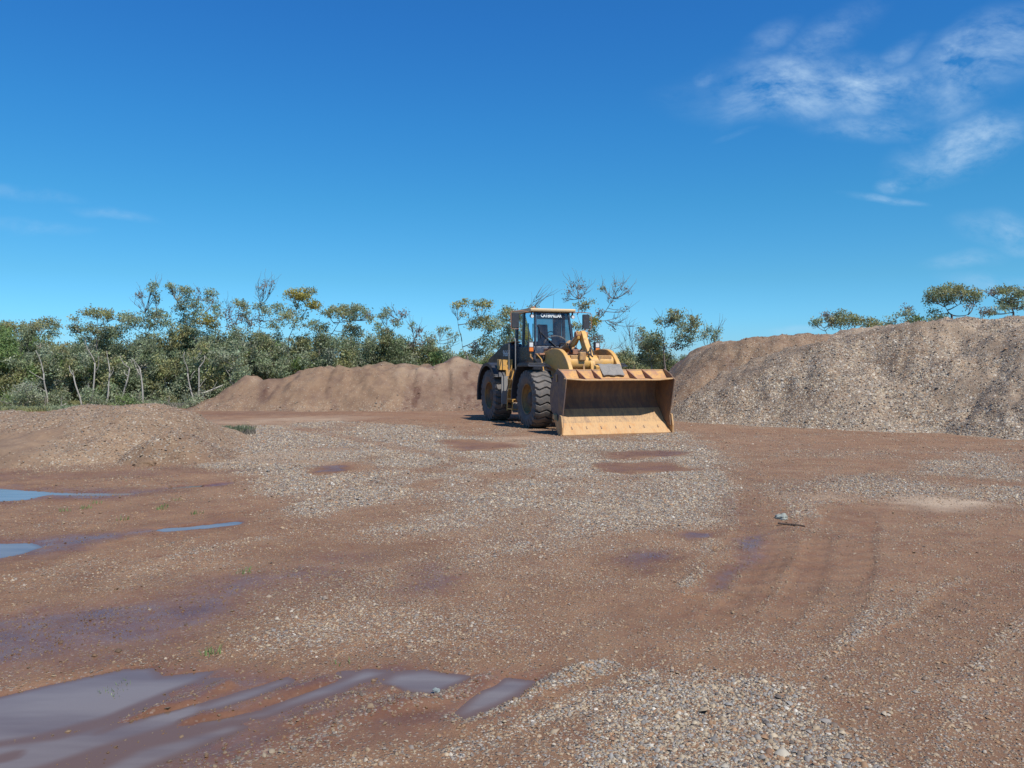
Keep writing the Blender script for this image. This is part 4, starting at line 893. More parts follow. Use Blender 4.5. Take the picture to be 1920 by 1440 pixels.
for k in range(7):
    y = -1.2 + k * .40; mb = MB(); M = Matrix.Translation((2.665, y, .148)) @ Matrix.Rotation(R(44.2), 4, 'Y')
    c0 = M @ Vector((0, 0, 0)); c1 = M @ Vector((0, 0, .012)); mb.cyl(c0, c1, .022, .018, seg=10); mb.box(-.075, -.02, -.010, .010, .002, .008, M)
    part(mb, 'edge_bolt', BKS, cut, 0)
# spill guard: the middle stands a little further forward than the ends
def lipx(y): return 3.04 if abs(y) < 1.05 else 3.04 - (abs(y) - 1.05) / .45 * .12
def lipz(y): return 1.350 if abs(y) < 1.05 else 1.350 + (abs(y) - 1.05) / .45 * .035
ys_ = [-1.515, -1.25, -1.0, -.5, 0, .5, 1.0, 1.25, 1.515]
mb = MB(); vs = []
for y in ys_:
    yb = y * (1.475 / 1.515) if abs(y) > 1.4 else y
    vs += [(2.40, yb, 1.625), (2.66, yb, 1.405), (lipx(y), y, lipz(y) + .03), (lipx(y) + .01, y, lipz(y) - .005), (2.66, yb, 1.370), (2.40, yb, 1.588)]
fs = [(6 * i + k, 6 * i + (k + 1) % 6, 6 * i + 6 + (k + 1) % 6, 6 * i + 6 + k) for i in range(len(ys_) - 1) for k in range(6)] + [(0, 1, 4, 5), (1, 2, 3, 4), tuple(6 * (len(ys_) - 1) + k for k in (5, 4, 1, 0)), tuple(6 * (len(ys_) - 1) + k for k in (4, 3, 2, 1))]
mb.add(vs, fs); sg = part(mb, 'spill_guard', GRD, bucket, 0)
mb = MB(); mb.tube([(lipx(y) + .004, y, lipz(y) + .012) for y in ys_], .020, 8); part(mb, 'lip_bar', BKT, sg, 0, True)
for y in (-.98, -.56, .42, .86):
    mb = MB(); mb.prism([(2.41, 1.635), (3.02, 1.392), (3.02, 1.372), (2.66, 1.395), (2.42, 1.605)], y - .012, y + .012)
    part(mb, 'gusset', RUST, bucket, 0)
mb = MB(); mb.prism([(2.16, 1.50), (2.38, 1.62), (2.40, 1.70), (2.28, 1.74)], -.42, -.32); part(mb, 'lifting_eye', YEL, bucket, .012)
for s in (-1, 1):
    for y in (.60, .80):
        mb = MB(); mb.prism([(1.70, .42), (1.95, .36), (2.10, .60), (2.03, .70), (1.97, .85), (1.95, 1.0), (1.78, .72)], *sorted((s * y, s * (y + .045)))); part(mb, 'hinge_bracket', YELD, bucket, .008)
for y in (-.2, .16):
    mb = MB(); mb.prism([(1.70, 1.0), (1.95, .95), (2.05, 1.28), (1.86, 1.24)], y, y + .045); part(mb, 'hinge_bracket', YELD, bucket, .008)
mb = MB(); mb.tube([(1.40, 0, .92), (1.78, 0, 1.10)], .06, 10); part(mb, 'bucket_link', YELD, bevel=0)
# rubber mat lying over the back edge of the bucket
mp_ = [(1.90, 1.69), (2.08, 1.745), (2.26, 1.735), (2.38, 1.665), (2.50, 1.575), (2.60, 1.50), (2.66, 1.475)]
vs, fs = [], []; NY = 14
mat_o = [(x, z + .022) for x, z in mp_]
for k in range(NY + 1):
    y = -.30 + .60 * k / NY; sk = .05 * math.sin(k * .8)
    for (x, z) in mp_ + mat_o[::-1]: vs.append((x + .012 * math.sin(k * 1.1 + x * 5), y - (x - 2.3) * .12, z + .008 * math.sin(k * .9 + x * 9)))
m_ = 2 * len(mp_)
for k in range(NY): fs += [(k * m_ + i, k * m_ + (i + 1) % m_, (k + 1) * m_ + (i + 1) % m_, (k + 1) * m_ + i) for i in range(m_)]
fs += [tuple(range(m_)), tuple(NY * m_ + i for i in range(m_))[::-1]]
mb = MB(); mb.add(vs, fs); mo = mb.build('rubber_mat', MATR, None, bevel=.004, smooth=True)
mo.location = loader.location; mo.rotation_euler = loader.rotation_euler
tag(mo, 'worn grey rubber mat draped over the top edge of the loader bucket', 'mat')

# ------------------------------------------------------------------ trees, shrubs, grass, small things
GREENS = {'grey': (.31, .355, .205), 'olive': (.345, .34, .155), 'yellow': (.38, .34, .09), 'dark': (.185, .22, .115), 'green': (.21, .29, .10), 'mauve': (.29, .25, .20), 'pale': (.35, .385, .25)}
BK = {'pale': (.50, .46, .40), 'grey': (.27, .235, .20), 'dark': (.20, .165, .14)}
def leaves(clumps, lsize, dens):
    V, C = [], []
    for (c, rx, ry, rz, d, colr) in clumps:
        vol = max(.02, rx * rz * 1.2); n = int(vol * dens * d * 3.6)
        if n < 4: n = 4
        ns = max(6, int(n / 15)); u = RNG.normal(0, 1, (ns, 3)); u /= np.linalg.norm(u, axis=1)[:, None]
        rad = RNG.uniform(.25, 1.0, ns) ** .6; rad *= 1 + .25 * RNG.normal(0, 1, ns) * (RNG.random(ns) < .3)
        spr = np.array(c) + u * rad[:, None] * np.array([rx, ry, rz])
        sidx = RNG.integers(0, ns, n); sr = .20 + .20 * min(rx, rz)
        p = spr[sidx] + RNG.normal(0, 1, (n, 3)) * sr * .42 * np.array([1, 1, .7])
        base = np.array(GREENS[colr]); scol = base * RNG.uniform(.68, 1.22, (ns, 1)) * (1 + RNG.normal(0, .05, (ns, 3)))
        col = scol[sidx] * RNG.uniform(.8, 1.2, (n, 1))
        a = RNG.normal(0, 1, (n, 3)); a[:, 2] -= .8; a /= np.linalg.norm(a, axis=1)[:, None]
        b = np.cross(a, RNG.normal(0, 1, (n, 3))); b /= np.linalg.norm(b, axis=1)[:, None] + 1e-9
        l = lsize * .98 * RNG.uniform(.7, 1.4, n)[:, None]; w = l * RNG.uniform(.36, .56, (n, 1))
        V.append(np.stack([p - a * l * .5, p + b * w * .5, p + a * l * .5, p - b * w * .5], 1)); C.append(np.repeat(col, 4, 0))
    V = np.concatenate(V).reshape(-1, 3); C = np.concatenate(C)
    return V, np.arange(len(V)).reshape(-1, 4), C
def limb(mb, p0, p1, r0, r1, n=5, wob=.12, up=.15):
    p0, p1 = Vector(p0), Vector(p1); d = p1 - p0; ln = d.length; pts = []
    w1 = Vector((random.uniform(-1, 1), random.uniform(-1, 1), random.uniform(-.4, .4))) * ln * wob
    w2 = Vector((random.uniform(-1, 1), random.uniform(-1, 1), random.uniform(-.4, .4))) * ln * wob * .5
    for k in range(n + 1):
        t_ = k / n; pts.append(p0 + d * t_ + w1 * math.sin(math.pi * t_) + w2 * math.sin(2 * math.pi * t_) - Vector((0, 0, up * ln * math.sin(math.pi * t_) * .5)))
    mb.tube(pts, [r0 + (r1 - r0) * k / n for k in range(n + 1)], 5); return pts
def tree(name, label, base, Y, top, clumps, bark='grey', r=.09, group=None, cat='tree', lsize=.10, dens=620, forks=(), twig=1.0, bare=(), z0=0.0, jitter=.9):
    """base: photo column of the foot; top: where the trunk ends; clumps: (px,py,rx,ry,density,colour)"""
    foot = Vector((P(base, 700, Y).x, Y, z0 - .05)); root = bpy.data.objects.new(name, None); scene.collection.objects.link(root); root.location = foot
    mb = MB(); k = Y / F_PX
    nodes = [tuple(foot - foot)]; tp = P(top[0], top[1], Y) - foot
    r *= .82; pts = limb(mb, (0, 0, 0), tp, r, r * .5, 8, .05, 0); joints = list(pts[3:])
    for (fx, fy) in forks:
        q = P(fx, fy, Y + random.uniform(-.5, .5)) - foot; j = min(joints, key=lambda a: (a - q).length + max(0, a.z - q.z) * 3)
        fp = limb(mb, j, q, r * .32, r * .10, 6, .08, .12); joints += fp[2:]
    W = []
    for (cx, cy, rx, ry, d, colr) in clumps:
        c = P(cx, cy, Y + random.uniform(-jitter, jitter)) - foot; a, b_ = rx * k, ry * k
        W.append((c, a * 1.12, a * 1.1, b_ * 1.25, d, colr))
        j = min(joints, key=lambda q: (q - c).length + max(0, q.z - c.z) * 2.5)
        lp = limb(mb, j, c - Vector((0, 0, b_ * .3)), max(.012, r * .22), .009, 5, .07, .14)
        for q in range(int((3 + 9 * min(a, 1.2)) * twig)):
            e = c + Vector((random.uniform(-1, 1) * a, random.uniform(-1, 1) * a, random.uniform(-.6, .95) * b_)); limb(mb, random.choice(lp[2:]), e, .009, .004, 3, .1, .08)
    for (bx, by) in bare:
        q = P(bx, by, Y + random.uniform(-.5, .5)) - foot; j = min(joints, key=lambda a: (a - q).length + max(0, a.z - q.z) * 2)
        bp = limb(mb, j, q, r * .17, .006, 7, .06, .15)
        for h in range(9):
            s_ = random.choice(bp[3:]); limb(mb, s_, s_ + (q - j) * .3 + Vector((random.uniform(-.35, .35), random.uniform(-.3, .3), random.uniform(0, .5))), .009, .004, 3, .1, .05)
    V = np.array([tuple(v_) for v_ in mb.v]); 
    colb = np.tile(np.array(BK[bark]), (len(V), 1)); hgt = V[:, 2:3]; tmax = max(1.0, tp.z)
    colb = colb * RNG.uniform(.78, 1.15, (len(V), 1)); thin = np.clip(hgt / tmax - .5, 0, 1); colb = colb * (1 - .35 * thin)
    me = bpy.data.meshes.new('trunk'); me.from_pydata(mb.v, [], mb.f); a_ = me.attributes.new('col', 'FLOAT_COLOR', 'POINT')
    a_.data.foreach_set('color', np.concatenate([colb, np.ones((len(V), 1))], 1).astype(np.float32).ravel()); me.update()
    link('trunk', me, BARK, root, smooth=True)
    lv, lf, lc = leaves(W, lsize, dens)
    link('crown', np_mesh('crown', lv, lf, 4, cols=lc), LEAF, root)
    tag(root, label, cat, group); return root
E = 'tall gum trees standing above the thicket'
tree('gum_tree', 'flat topped gum tree at the left edge with three layered olive pads', 70, 43, (66,655), [(0,612,22,8,1.2,'olive'),(28,612,26,9,1.3,'olive'),(62,613,20,8,1.2,'olive'),(88,606,24,9,1.4,'olive'),(100,622,14,11,1.0,'grey'),(45,622,22,6,.8,'grey'),(86,634,12,6,.7,'grey'),(12,625,12,8,.6,'grey')], 'grey', .08, E, forks=[(35,650),(72,640),(20,640)], twig=1.5)
tree('gum_tree', 'gum tree with a dense mushroom shaped olive top left of the tall spindly one', 182, 42, (181,640), [(183,588,26,8,1.8,'olive'),(200,594,12,8,1.2,'olive'),(138,597,9,4,1.2,'olive'),(142,616,12,10,1.5,'olive'),(165,612,10,7,1.0,'grey'),(178,618,22,6,1.1,'olive'),(158,632,12,8,.9,'grey'),(193,632,9,9,.8,'grey'),(213,622,14,10,.8,'grey')], 'grey', .09, E, forks=[(176,610),(192,608),(150,625),(166,605),(200,606)], twig=1.8)
tree('gum_tree', 'spreading grey green gum tree with two twisted sprigs rising over it', 262, 42, (262,650), [(238,594,18,6,1.3,'olive'),(255,598,20,10,1.1,'grey'),(240,610,18,10,.9,'grey'),(290,588,18,9,1.3,'grey'),(308,600,12,12,1.1,'grey'),(320,614,7,12,1.0,'grey'),(283,607,14,12,1.1,'dark'),(285,636,14,12,1.0,'grey'),(300,648,14,10,.9,'grey'),(288,533,8,4,1.8,'grey'),(284,543,7,4,1.6,'grey'),(292,553,5,5,1.5,'dark'),(294,566,4,6,1.4,'dark'),(265,554,9,5,.8,'mauve'),(225,625,16,12,.8,'grey')], 'dark', .10, E, forks=[(290,600),(272,585),(250,615),(305,625)], bare=[(293,538),(266,555),(252,570)])
tree('gum_tree', 'tallest gum tree of the left thicket, open crown with a yellow green patch', 372, 42, (368,640), [(320,534,10,4,1.8,'grey'),(323,546,4,6,1.4,'dark'),(340,542,9,5,1.6,'olive'),(353,545,10,6,1.5,'grey'),(352,562,18,9,1.0,'grey'),(338,577,16,8,1.1,'grey'),(366,578,14,14,1.1,'grey'),(345,598,16,12,1.0,'grey'),(394,550,11,6,1.6,'grey'),(392,566,9,7,1.0,'grey'),(405,575,10,8,1.1,'grey'),(410,592,7,10,1.0,'grey'),(384,602,13,12,1.3,'yellow'),(402,610,10,12,1.3,'olive'),(360,612,16,14,.9,'grey'),(340,624,10,12,1.1,'grey'),(368,636,18,12,1.0,'grey'),(395,630,14,12,.9,'grey'),(370,553,5,14,.4,'mauve')], 'grey', .11, E, forks=[(345,580),(385,585),(402,560),(336,605),(330,562)], bare=[(323,540),(372,548)])
tree('gum_tree', 'thin gum tree with forked dark stems and a drooping hooked crown', 453, 42, (448,655), [(445,568,9,6,1.3,'grey'),(456,574,9,8,1.3,'olive'),(462,588,8,12,1.1,'grey'),(448,590,8,8,.6,'mauve'),(468,604,8,10,.7,'mauve'),(440,600,12,6,.5,'mauve'),(424,585,6,8,.4,'mauve'),(455,625,12,10,.6,'grey'),(428,608,6,10,.35,'mauve')], 'dark', .10, E, forks=[(424,600),(440,590),(462,600),(470,622)], bare=[(424,570),(432,575),(475,600),(450,600)])
tree('gum_tree', 'sparse gum tree whose highest twigs are almost leafless, left of the bright green one', 486, 43, (486,640), [(494,538,14,8,.28,'mauve'),(508,534,8,6,.25,'mauve'),(486,576,14,5,1.1,'grey'),(502,584,14,7,.8,'grey'),(520,580,14,9,1.1,'grey'),(534,592,14,9,1.0,'olive'),(490,598,10,10,.5,'mauve'),(518,608,12,12,.8,'grey'),(545,590,12,8,.8,'olive'),(522,632,12,10,.8,'grey')], 'grey', .08, E, forks=[(488,575),(515,600),(505,590)], bare=[(484,536),(498,532),(512,531),(490,548)])
tree('gum_tree', 'gum tree with compact bright yellow green pads on bent stems', 540, 41, (541,650), [(556,552,20,8,2.0,'yellow'),(568,560,12,7,1.6,'yellow'),(580,547,11,6,1.8,'olive'),(588,570,13,6,1.8,'yellow'),(595,574,8,5,1.4,'yellow'),(556,574,8,6,1.0,'grey'),(562,592,12,10,.6,'grey'),(552,606,10,10,.6,'grey')], 'dark', .09, E, forks=[(556,580),(568,600),(560,565),(575,575)], bare=[(590,578),(545,560)])
tree('gum_tree', 'leaning gum tree with long bare boughs and a wide olive crown', 585, 42, (600,650), [(612,586,16,4,.9,'grey'),(632,585,20,8,1.5,'olive'),(652,580,22,8,1.5,'olive'),(672,584,16,9,1.4,'grey'),(688,590,9,6,1.2,'mauve'),(696,596,7,6,1.2,'grey'),(658,596,16,8,1.2,'grey'),(590,610,20,8,1.2,'grey'),(604,615,12,8,1.2,'grey'),(655,616,12,8,1.4,'olive'),(668,622,14,9,1.4,'olive'),(600,635,16,10,1.1,'grey')], 'dark', .10, E, forks=[(612,635),(640,600),(625,605),(660,600)], bare=[(690,595),(645,590)])
tree('gum_tree', 'small gum tree of scattered tufts between the wide crown and the gap of sky', 735, 41, (740,662), [(724,582,6,5,1.8,'grey'),(714,592,5,5,1.8,'grey'),(722,594,6,4,1.6,'grey'),(755,590,6,5,1.8,'mauve'),(742,606,6,6,1.5,'grey'),(738,600,4,6,1.0,'mauve'),(708,612,7,7,1.6,'grey'),(720,625,14,9,1.5,'grey'),(735,636,12,8,1.3,'grey'),(750,640,10,8,1.0,'grey'),(730,650,16,8,1.2,'grey')], 'dark', .08, E, forks=[(728,625),(742,612),(752,598)], bare=[(738,582),(725,590)])
tree('gum_tree', 'reddish twiggy sapling with two tiny tufts left of the gap of sky', 772, 41, (774,668), [(774,611,4,6,1.4,'grey'),(784,618,5,4,2.0,'mauve'),(780,638,9,8,.5,'mauve'),(790,645,8,6,.5,'mauve'),(770,645,7,8,.6,'mauve')], 'dark', .06, E, forks=[(776,640),(790,645),(765,650)], bare=[(774,606),(786,618),(796,640)])
tree('gum_tree', 'slender sapling of dotted leaves arching alone against the sky left of the loader', 836, 42, (832,672), [(826,620,6,4,1.2,'grey'),(835,618,6,5,1.2,'grey'),(844,625,6,4,1.0,'grey'),(852,630,5,5,.9,'grey'),(848,640,5,4,.6,'grey'),(838,652,6,5,.8,'grey'),(842,658,5,4,.6,'grey')], 'grey', .05, E, forks=[(824,638),(840,655)], bare=[(818,640),(828,622),(854,640)])
tree('gum_tree', 'open gum tree with dark V shaped stems standing behind the loader hood', 877, 39, (876,668), [(857,573,9,4,1.5,'olive'),(868,568,9,5,1.6,'yellow'),(890,569,8,5,1.4,'grey'),(905,568,10,5,1.8,'yellow'),(912,576,7,7,1.4,'olive'),(868,590,5,5,1.2,'grey'),(893,582,5,4,1.1,'grey'),(885,607,9,8,1.4,'grey'),(897,604,9,9,1.3,'grey'),(912,604,12,12,1.5,'olive'),(925,612,12,10,1.5,'grey'),(930,600,8,6,1.0,'grey'),(888,650,8,7,.9,'mauve'),(915,642,16,12,1.3,'grey'),(900,658,18,9,1.3,'grey')], 'dark', .09, E, forks=[(866,640),(858,600),(888,640),(898,600),(905,630)], bare=[(855,590),(880,600),(915,600)])
tree('gum_tree', 'grey gum tree directly behind the cab, seen left of its roof', 950, 40, (950,650), [(955,580,10,7,1.3,'grey'),(946,588,10,8,1.3,'olive'),(962,593,10,10,1.3,'grey'),(945,606,10,9,1.2,'grey'),(960,612,12,12,1.3,'grey'),(950,632,14,12,1.3,'grey'),(938,645,12,10,1.2,'olive'),(965,640,14,12,1.2,'grey'),(998,577,9,4,.8,'olive')], 'grey', .09, E, forks=[(955,600),(945,620)], bare=[(1005,560),(1025,556),(1012,566)])
tree('gum_tree', 'wide half bare gum tree fanning fine branches right of the cab', 1098, 40, (1102,660), [(1085,534,10,10,.45,'mauve'),(1068,545,8,8,.4,'mauve'),(1090,555,9,8,.4,'mauve'),(1063,558,6,6,.4,'mauve'),(1092,574,12,8,1.0,'olive'),(1105,568,7,6,.8,'grey'),(1130,539,5,4,1.3,'grey'),(1148,562,6,6,.3,'mauve'),(1125,588,6,7,.8,'mauve'),(1112,600,11,9,1.4,'yellow'),(1105,612,10,8,1.3,'dark'),(1082,612,8,8,1.2,'olive'),(1110,632,13,12,.9,'grey'),(1120,645,10,12,.8,'mauve'),(1150,608,9,8,.35,'mauve'),(1160,538,14,8,.12,'mauve'),(1175,545,8,8,.12,'mauve'),(1172,580,8,8,.12,'mauve')], 'grey', .10, E,
     forks=[(1082,590),(1120,600),(1150,560),(1140,600),(1085,560)], bare=[(1085,522),(1070,530),(1128,540),(1155,533),(1168,532),(1180,545),(1178,580),(1165,590),(1180,612),(1140,560),(1160,560),(1168,605),(1100,540),(1128,658),(1160,650)], twig=1.3)
tree('gum_tree', 'bushy gum tree with two round heads beside the left shoulder of the grey stockpile', 1246, 38, (1245,650), [(1262,588,10,8,1.6,'olive'),(1274,598,12,10,1.5,'grey'),(1256,600,10,8,1.4,'grey'),(1237,602,7,6,1.3,'grey'),(1302,602,9,9,1.8,'olive'),(1296,615,11,9,1.5,'grey'),(1278,616,12,9,1.2,'grey'),(1270,632,9,9,.9,'grey'),(1288,630,10,9,1.1,'grey'),(1266,652,8,8,1.1,'mauve'),(1284,648,8,7,.8,'grey'),(1300,638,9,7,.9,'grey')], 'dark', .08, E, forks=[(1246,615),(1252,600),(1270,650),(1285,625),(1262,668)], bare=[(1238,600),(1300,600)])
tree('gum_tree', 'low wispy gum top peeping over the left crest of the grey stockpile', 1330, 40, (1328,660), [(1318,628,10,6,.9,'grey'),(1332,622,10,8,1.0,'grey'),(1346,620,6,5,.7,'grey'),(1340,630,10,6,.8,'grey')], 'dark', .06, E, bare=[(1350,612),(1325,618)], jitter=.4)
Rr = 'gum trees rising behind the right stockpile'
tree('gum_tree', 'flat dark gum tree behind the stockpile with a long olive crown, nearest the middle', 1560, 42, (1560,640), [(1531,607,9,7,1.3,'grey'),(1538,600,6,5,1.2,'grey'),(1556,592,14,7,1.3,'mauve'),(1575,588,10,6,1.2,'grey'),(1565,603,14,10,1.6,'olive'),(1590,600,16,9,1.8,'olive'),(1608,603,12,8,1.6,'olive'),(1632,606,12,9,1.8,'olive'),(1645,610,8,6,1.3,'grey'),(1662,610,9,5,1.5,'olive')], 'dark', .10, Rr, forks=[(1545,615),(1600,620),(1635,620),(1660,622)])
tree('gum_tree', 'two thin saplings with tiny tufts on the stockpile crest', 1676, 41, (1672,622), [(1665,598,5,5,.7,'grey'),(1680,592,3,4,1.4,'grey'),(1680,604,4,5,1.0,'grey'),(1666,606,6,4,.9,'grey')], 'dark', .04, Rr, forks=[(1680,605)], jitter=.3)
tree('gum_tree', 'narrow mauve gum tree with a green bush at its foot, left of the largest crown', 1702, 40, (1702,615), [(1701,576,8,6,1.1,'mauve'),(1698,588,9,7,1.0,'grey'),(1712,590,5,6,1.0,'grey'),(1704,600,9,6,1.0,'grey'),(1724,602,12,6,2.2,'green'),(1712,605,8,5,1.6,'dark')], 'dark', .07, Rr, forks=[(1700,590),(1720,606)], jitter=.4)
tree('gum_tree', 'largest gum tree behind the right stockpile with a broad dense domed crown', 1786, 40, (1784,590), [(1748,552,13,8,1.8,'grey'),(1744,562,10,7,1.6,'grey'),(1766,545,14,8,1.9,'olive'),(1784,541,15,7,1.9,'olive'),(1804,544,14,8,1.9,'olive'),(1826,550,13,8,1.8,'olive'),(1812,560,12,8,1.4,'grey'),(1785,556,16,8,1.4,'grey'),(1765,558,12,8,1.4,'grey'),(1775,568,8,7,1.0,'grey'),(1834,560,7,7,1.2,'grey'),(1750,588,9,7,1.0,'grey'),(1766,596,10,7,1.4,'dark'),(1818,574,8,8,.6,'mauve'),(1752,600,12,5,1.3,'grey')], 'dark', .13, Rr, forks=[(1772,575),(1800,570),(1815,590),(1760,570),(1826,565)])
tree('gum_tree', 'flat topped gum tree at the right edge, its pads touching the frame', 1902, 41, (1900,585), [(1858,550,10,4,1.2,'mauve'),(1872,546,12,6,1.6,'olive'),(1890,543,16,6,1.9,'olive'),(1908,550,12,6,1.3,'grey'),(1888,566,16,8,1.8,'dark'),(1880,576,12,6,1.4,'grey'),(1905,574,12,8,1.2,'grey'),(1930,552,22,10,1.6,'olive'),(1940,572,20,10,1.3,'grey'),(1845,583,12,6,1.2,'mauve'),(1860,585,12,5,1.2,'grey'),(1965,560,20,14,1.4,'olive')], 'dark', .12, Rr, forks=[(1890,565),(1915,565),(1870,560),(1935,570)])
B = 'bushes between the berm and the right stockpile'
tree('shrub', 'low round olive bush right of the loader headlight', 1166, 42, (1166,690), [(1152,672,8,6,1.5,'grey'),(1166,668,11,8,1.9,'olive'),(1180,668,10,8,1.8,'grey'),(1188,676,8,7,1.6,'grey'),(1170,680,18,8,2.0,'olive'),(1158,684,10,6,1.6,'dark')], 'grey', .05, B, 'shrub')
tree('shrub', 'tall dense conical grey green bush above the right half of the bucket', 1220, 39, (1220,660), [(1204,624,8,8,1.2,'grey'),(1214,630,8,8,1.3,'olive'),(1196,632,5,6,.8,'mauve'),(1232,632,10,8,1.6,'dark'),(1208,648,11,10,1.9,'grey'),(1226,648,14,12,2.0,'olive'),(1240,644,8,9,1.5,'dark'),(1212,664,14,10,2.0,'grey'),(1234,664,15,11,2.0,'olive'),(1200,672,8,8,1.3,'dark'),(1222,678,20,8,1.8,'grey'),(1248,672,9,9,1.7,'dark'),(1218,640,10,10,1.6,'grey')], 'pale', .07, B, 'shrub')
tree('shrub', 'straggly bush with bare arching twigs between the round and the conical bush', 1192, 42, (1190,680), [(1195,684,10,5,1.0,'grey'),(1203,690,12,4,1.2,'olive')], 'dark', .04, B, 'shrub', bare=[(1172,640),(1180,630),(1168,655),(1178,620)], jitter=.3)
# the thicket: leafy understory trees, pale stems below
TH = 'leafy understory gums of the left thicket'
kinds = [('grey', 'olive', 'green'), ('olive', 'grey', 'dark'), ('grey', 'pale', 'dark'), ('green', 'olive', 'dark')]
def under(px, Y, ytop, ybot, half, kk, bark, z0, lab, grp=TH, dn=1.0):
    cl = []; n = int(8 + (ybot - ytop) * half / 210)
    for q in range(n):
        t_ = random.random() ** .85; cy = ytop + (ybot - ytop) * t_; sp = half * (.55 + .5 * math.sin(math.pi * min(1, t_ * .9 + .12)))
        cl.append((px + random.uniform(-sp, sp), cy, random.uniform(7, 12), random.uniform(9, 17), random.uniform(.7, 1.8), random.choices(kk, (5, 4, 2))[0]))
    tree('understory_gum', lab, px + random.uniform(-6, 6), Y, (px + random.uniform(-10, 10), ytop + (ybot - ytop) * .55), cl, bark, .07, grp, lsize=.105, dens=520, twig=.5, z0=z0, forks=[(px - half * .5, ytop + 30), (px + half * .5, ytop + 35)])
random.seed(21)
for i, px in enumerate(range(-60, 440, 29)):
    under(px + random.uniform(-8, 8), 36.6 + random.uniform(-.6, 1.4), 656 + random.uniform(-16, 26), 742 + random.uniform(-16, 14), random.uniform(20, 30), kinds[i % 3], 'pale', 0, ['grey green','olive','bushy grey','slender grey'][i % 4] + ' gum with a pale trunk, ' + ['first','second','third','fourth','fifth','sixth','seventh','eighth','ninth','tenth','eleventh','twelfth','thirteenth','fourteenth','fifteenth','sixteenth','seventeenth','eighteenth'][i] + ' from the left in the front row')
for i, px in enumerate(range(-70, 480, 27)):
    under(px + random.uniform(-8, 8), 42.5 + random.uniform(-1, 1), 628 + random.uniform(-12, 22), 735, random.uniform(22, 32), kinds[(i + 1) % 3], 'grey' if i % 2 else 'pale', 0, 'olive gum in the middle row of the left thicket, foliage down to the ground')
for i, px in enumerate(range(-80, 520, 34)):
    under(px, 47 + random.uniform(-1, 1), 648, 752, 32, kinds[1], 'dark', 0, 'dark gum in the shaded back row of the left thicket', dn=1)
for i, px in enumerate(range(440, 850, 25)):
    under(px + random.uniform(-6, 6), 40.5 + random.uniform(-.7, 1), 640 + random.uniform(-10, 18) + max(0, px - 760) * .16, 708, random.uniform(18, 26), kinds[(i * 2) % 3], 'grey', 0, 'dense bushy gum right behind the long dirt berm', 'bushy gums along the top of the berm')
for i, px in enumerate(range(455, 830, 33)):
    under(px + random.uniform(-6, 6), 44.5 + random.uniform(-1, 1), 636 + random.uniform(-8, 16) + max(0, px - 700) * .14, 700, random.uniform(20, 28), kinds[(i + 1) % 3], 'grey', 0, 'olive gum in the second row behind the long dirt berm', 'bushy gums along the top of the berm')
for i, px in enumerate(range(850, 1000, 26)):
    under(px, 44 + random.uniform(-1, 1), 668 + random.uniform(-6, 6), 700, 18, kinds[0], 'grey', 0, 'low bush on the skyline beyond the end of the berm', 'low bushes on the skyline')
for i, px in enumerate(list(range(1120, 1330, 30))):
    under(px, 62 + random.uniform(-3, 3), 676 + random.uniform(-4, 4), 694, 18, kinds[1], 'grey', 0, 'low bush on the skyline beyond the end of the berm', 'low bushes on the skyline')
tree('gum_tree', 'bright green leafy gum cut by the left edge of the picture', -8, 37, (-8, 690), [(0,628,18,14,2.0,'green'),(10,645,16,14,2.2,'green'),(-10,650,30,20,2.0,'green'),(6,668,22,14,2.0,'green'),(18,690,18,14,1.6,'dark'),(-15,690,30,20,1.6,'green'),(10,712,22,14,1.5,'dark'),(0,735,26,14,1.4,'dark')], 'dark', .10, E)
tree('shrub', 'pale grey fluffy bush in front of the thicket above the low mounds', 52, 34, (52,735), [(40,728,16,10,1.6,'pale'),(60,724,14,10,1.6,'pale'),(52,742,22,10,1.8,'grey'),(34,745,14,8,1.6,'grey'),(72,742,12,9,1.5,'pale'),(25,758,16,8,1.5,'grey')], 'pale', .04, None, 'shrub', lsize=.08)
random.seed(33)
sk = [('pale','feathery pale bush'),('grey','rounded grey green bush'),('olive','olive tinted bush'),('dark','dark leafy bush'),('grey','ragged grey bush'),('green','fresh green bush')]
wh = ['at the left picture edge','left of the fluffy pale bush','right of the fluffy pale bush','by the leaning white trunk','left of the forked white trunk','just left of the mound top','behind the mound top','right of the mound top','by the straight grey trunk','over the right shoulder of the mound','left of the paired white trunks','at the foot of the paired white trunks','where the berm begins']
for i, px in enumerate([-25, 8, 84, 112, 140, 172, 205, 236, 262, 290, 316, 340, 366]):
    if i in (4, 6, 9, 11): continue
    kx, nm = sk[(i * 5) % 6]; cl = []
    for q in range(7): cl.append((px + random.uniform(-15, 15), random.uniform(738, 768), random.uniform(8, 14), random.uniform(6, 11), random.uniform(.8, 1.4), kx if q % 3 else 'grey'))
    tree('shrub', nm + ' ' + wh[i], px, 34.4 + random.uniform(-.4, .5), (px + random.uniform(-6, 6), 744), cl, 'grey', .035, 'bushes along the foot of the left thicket', 'shrub', lsize=.085, twig=.5)
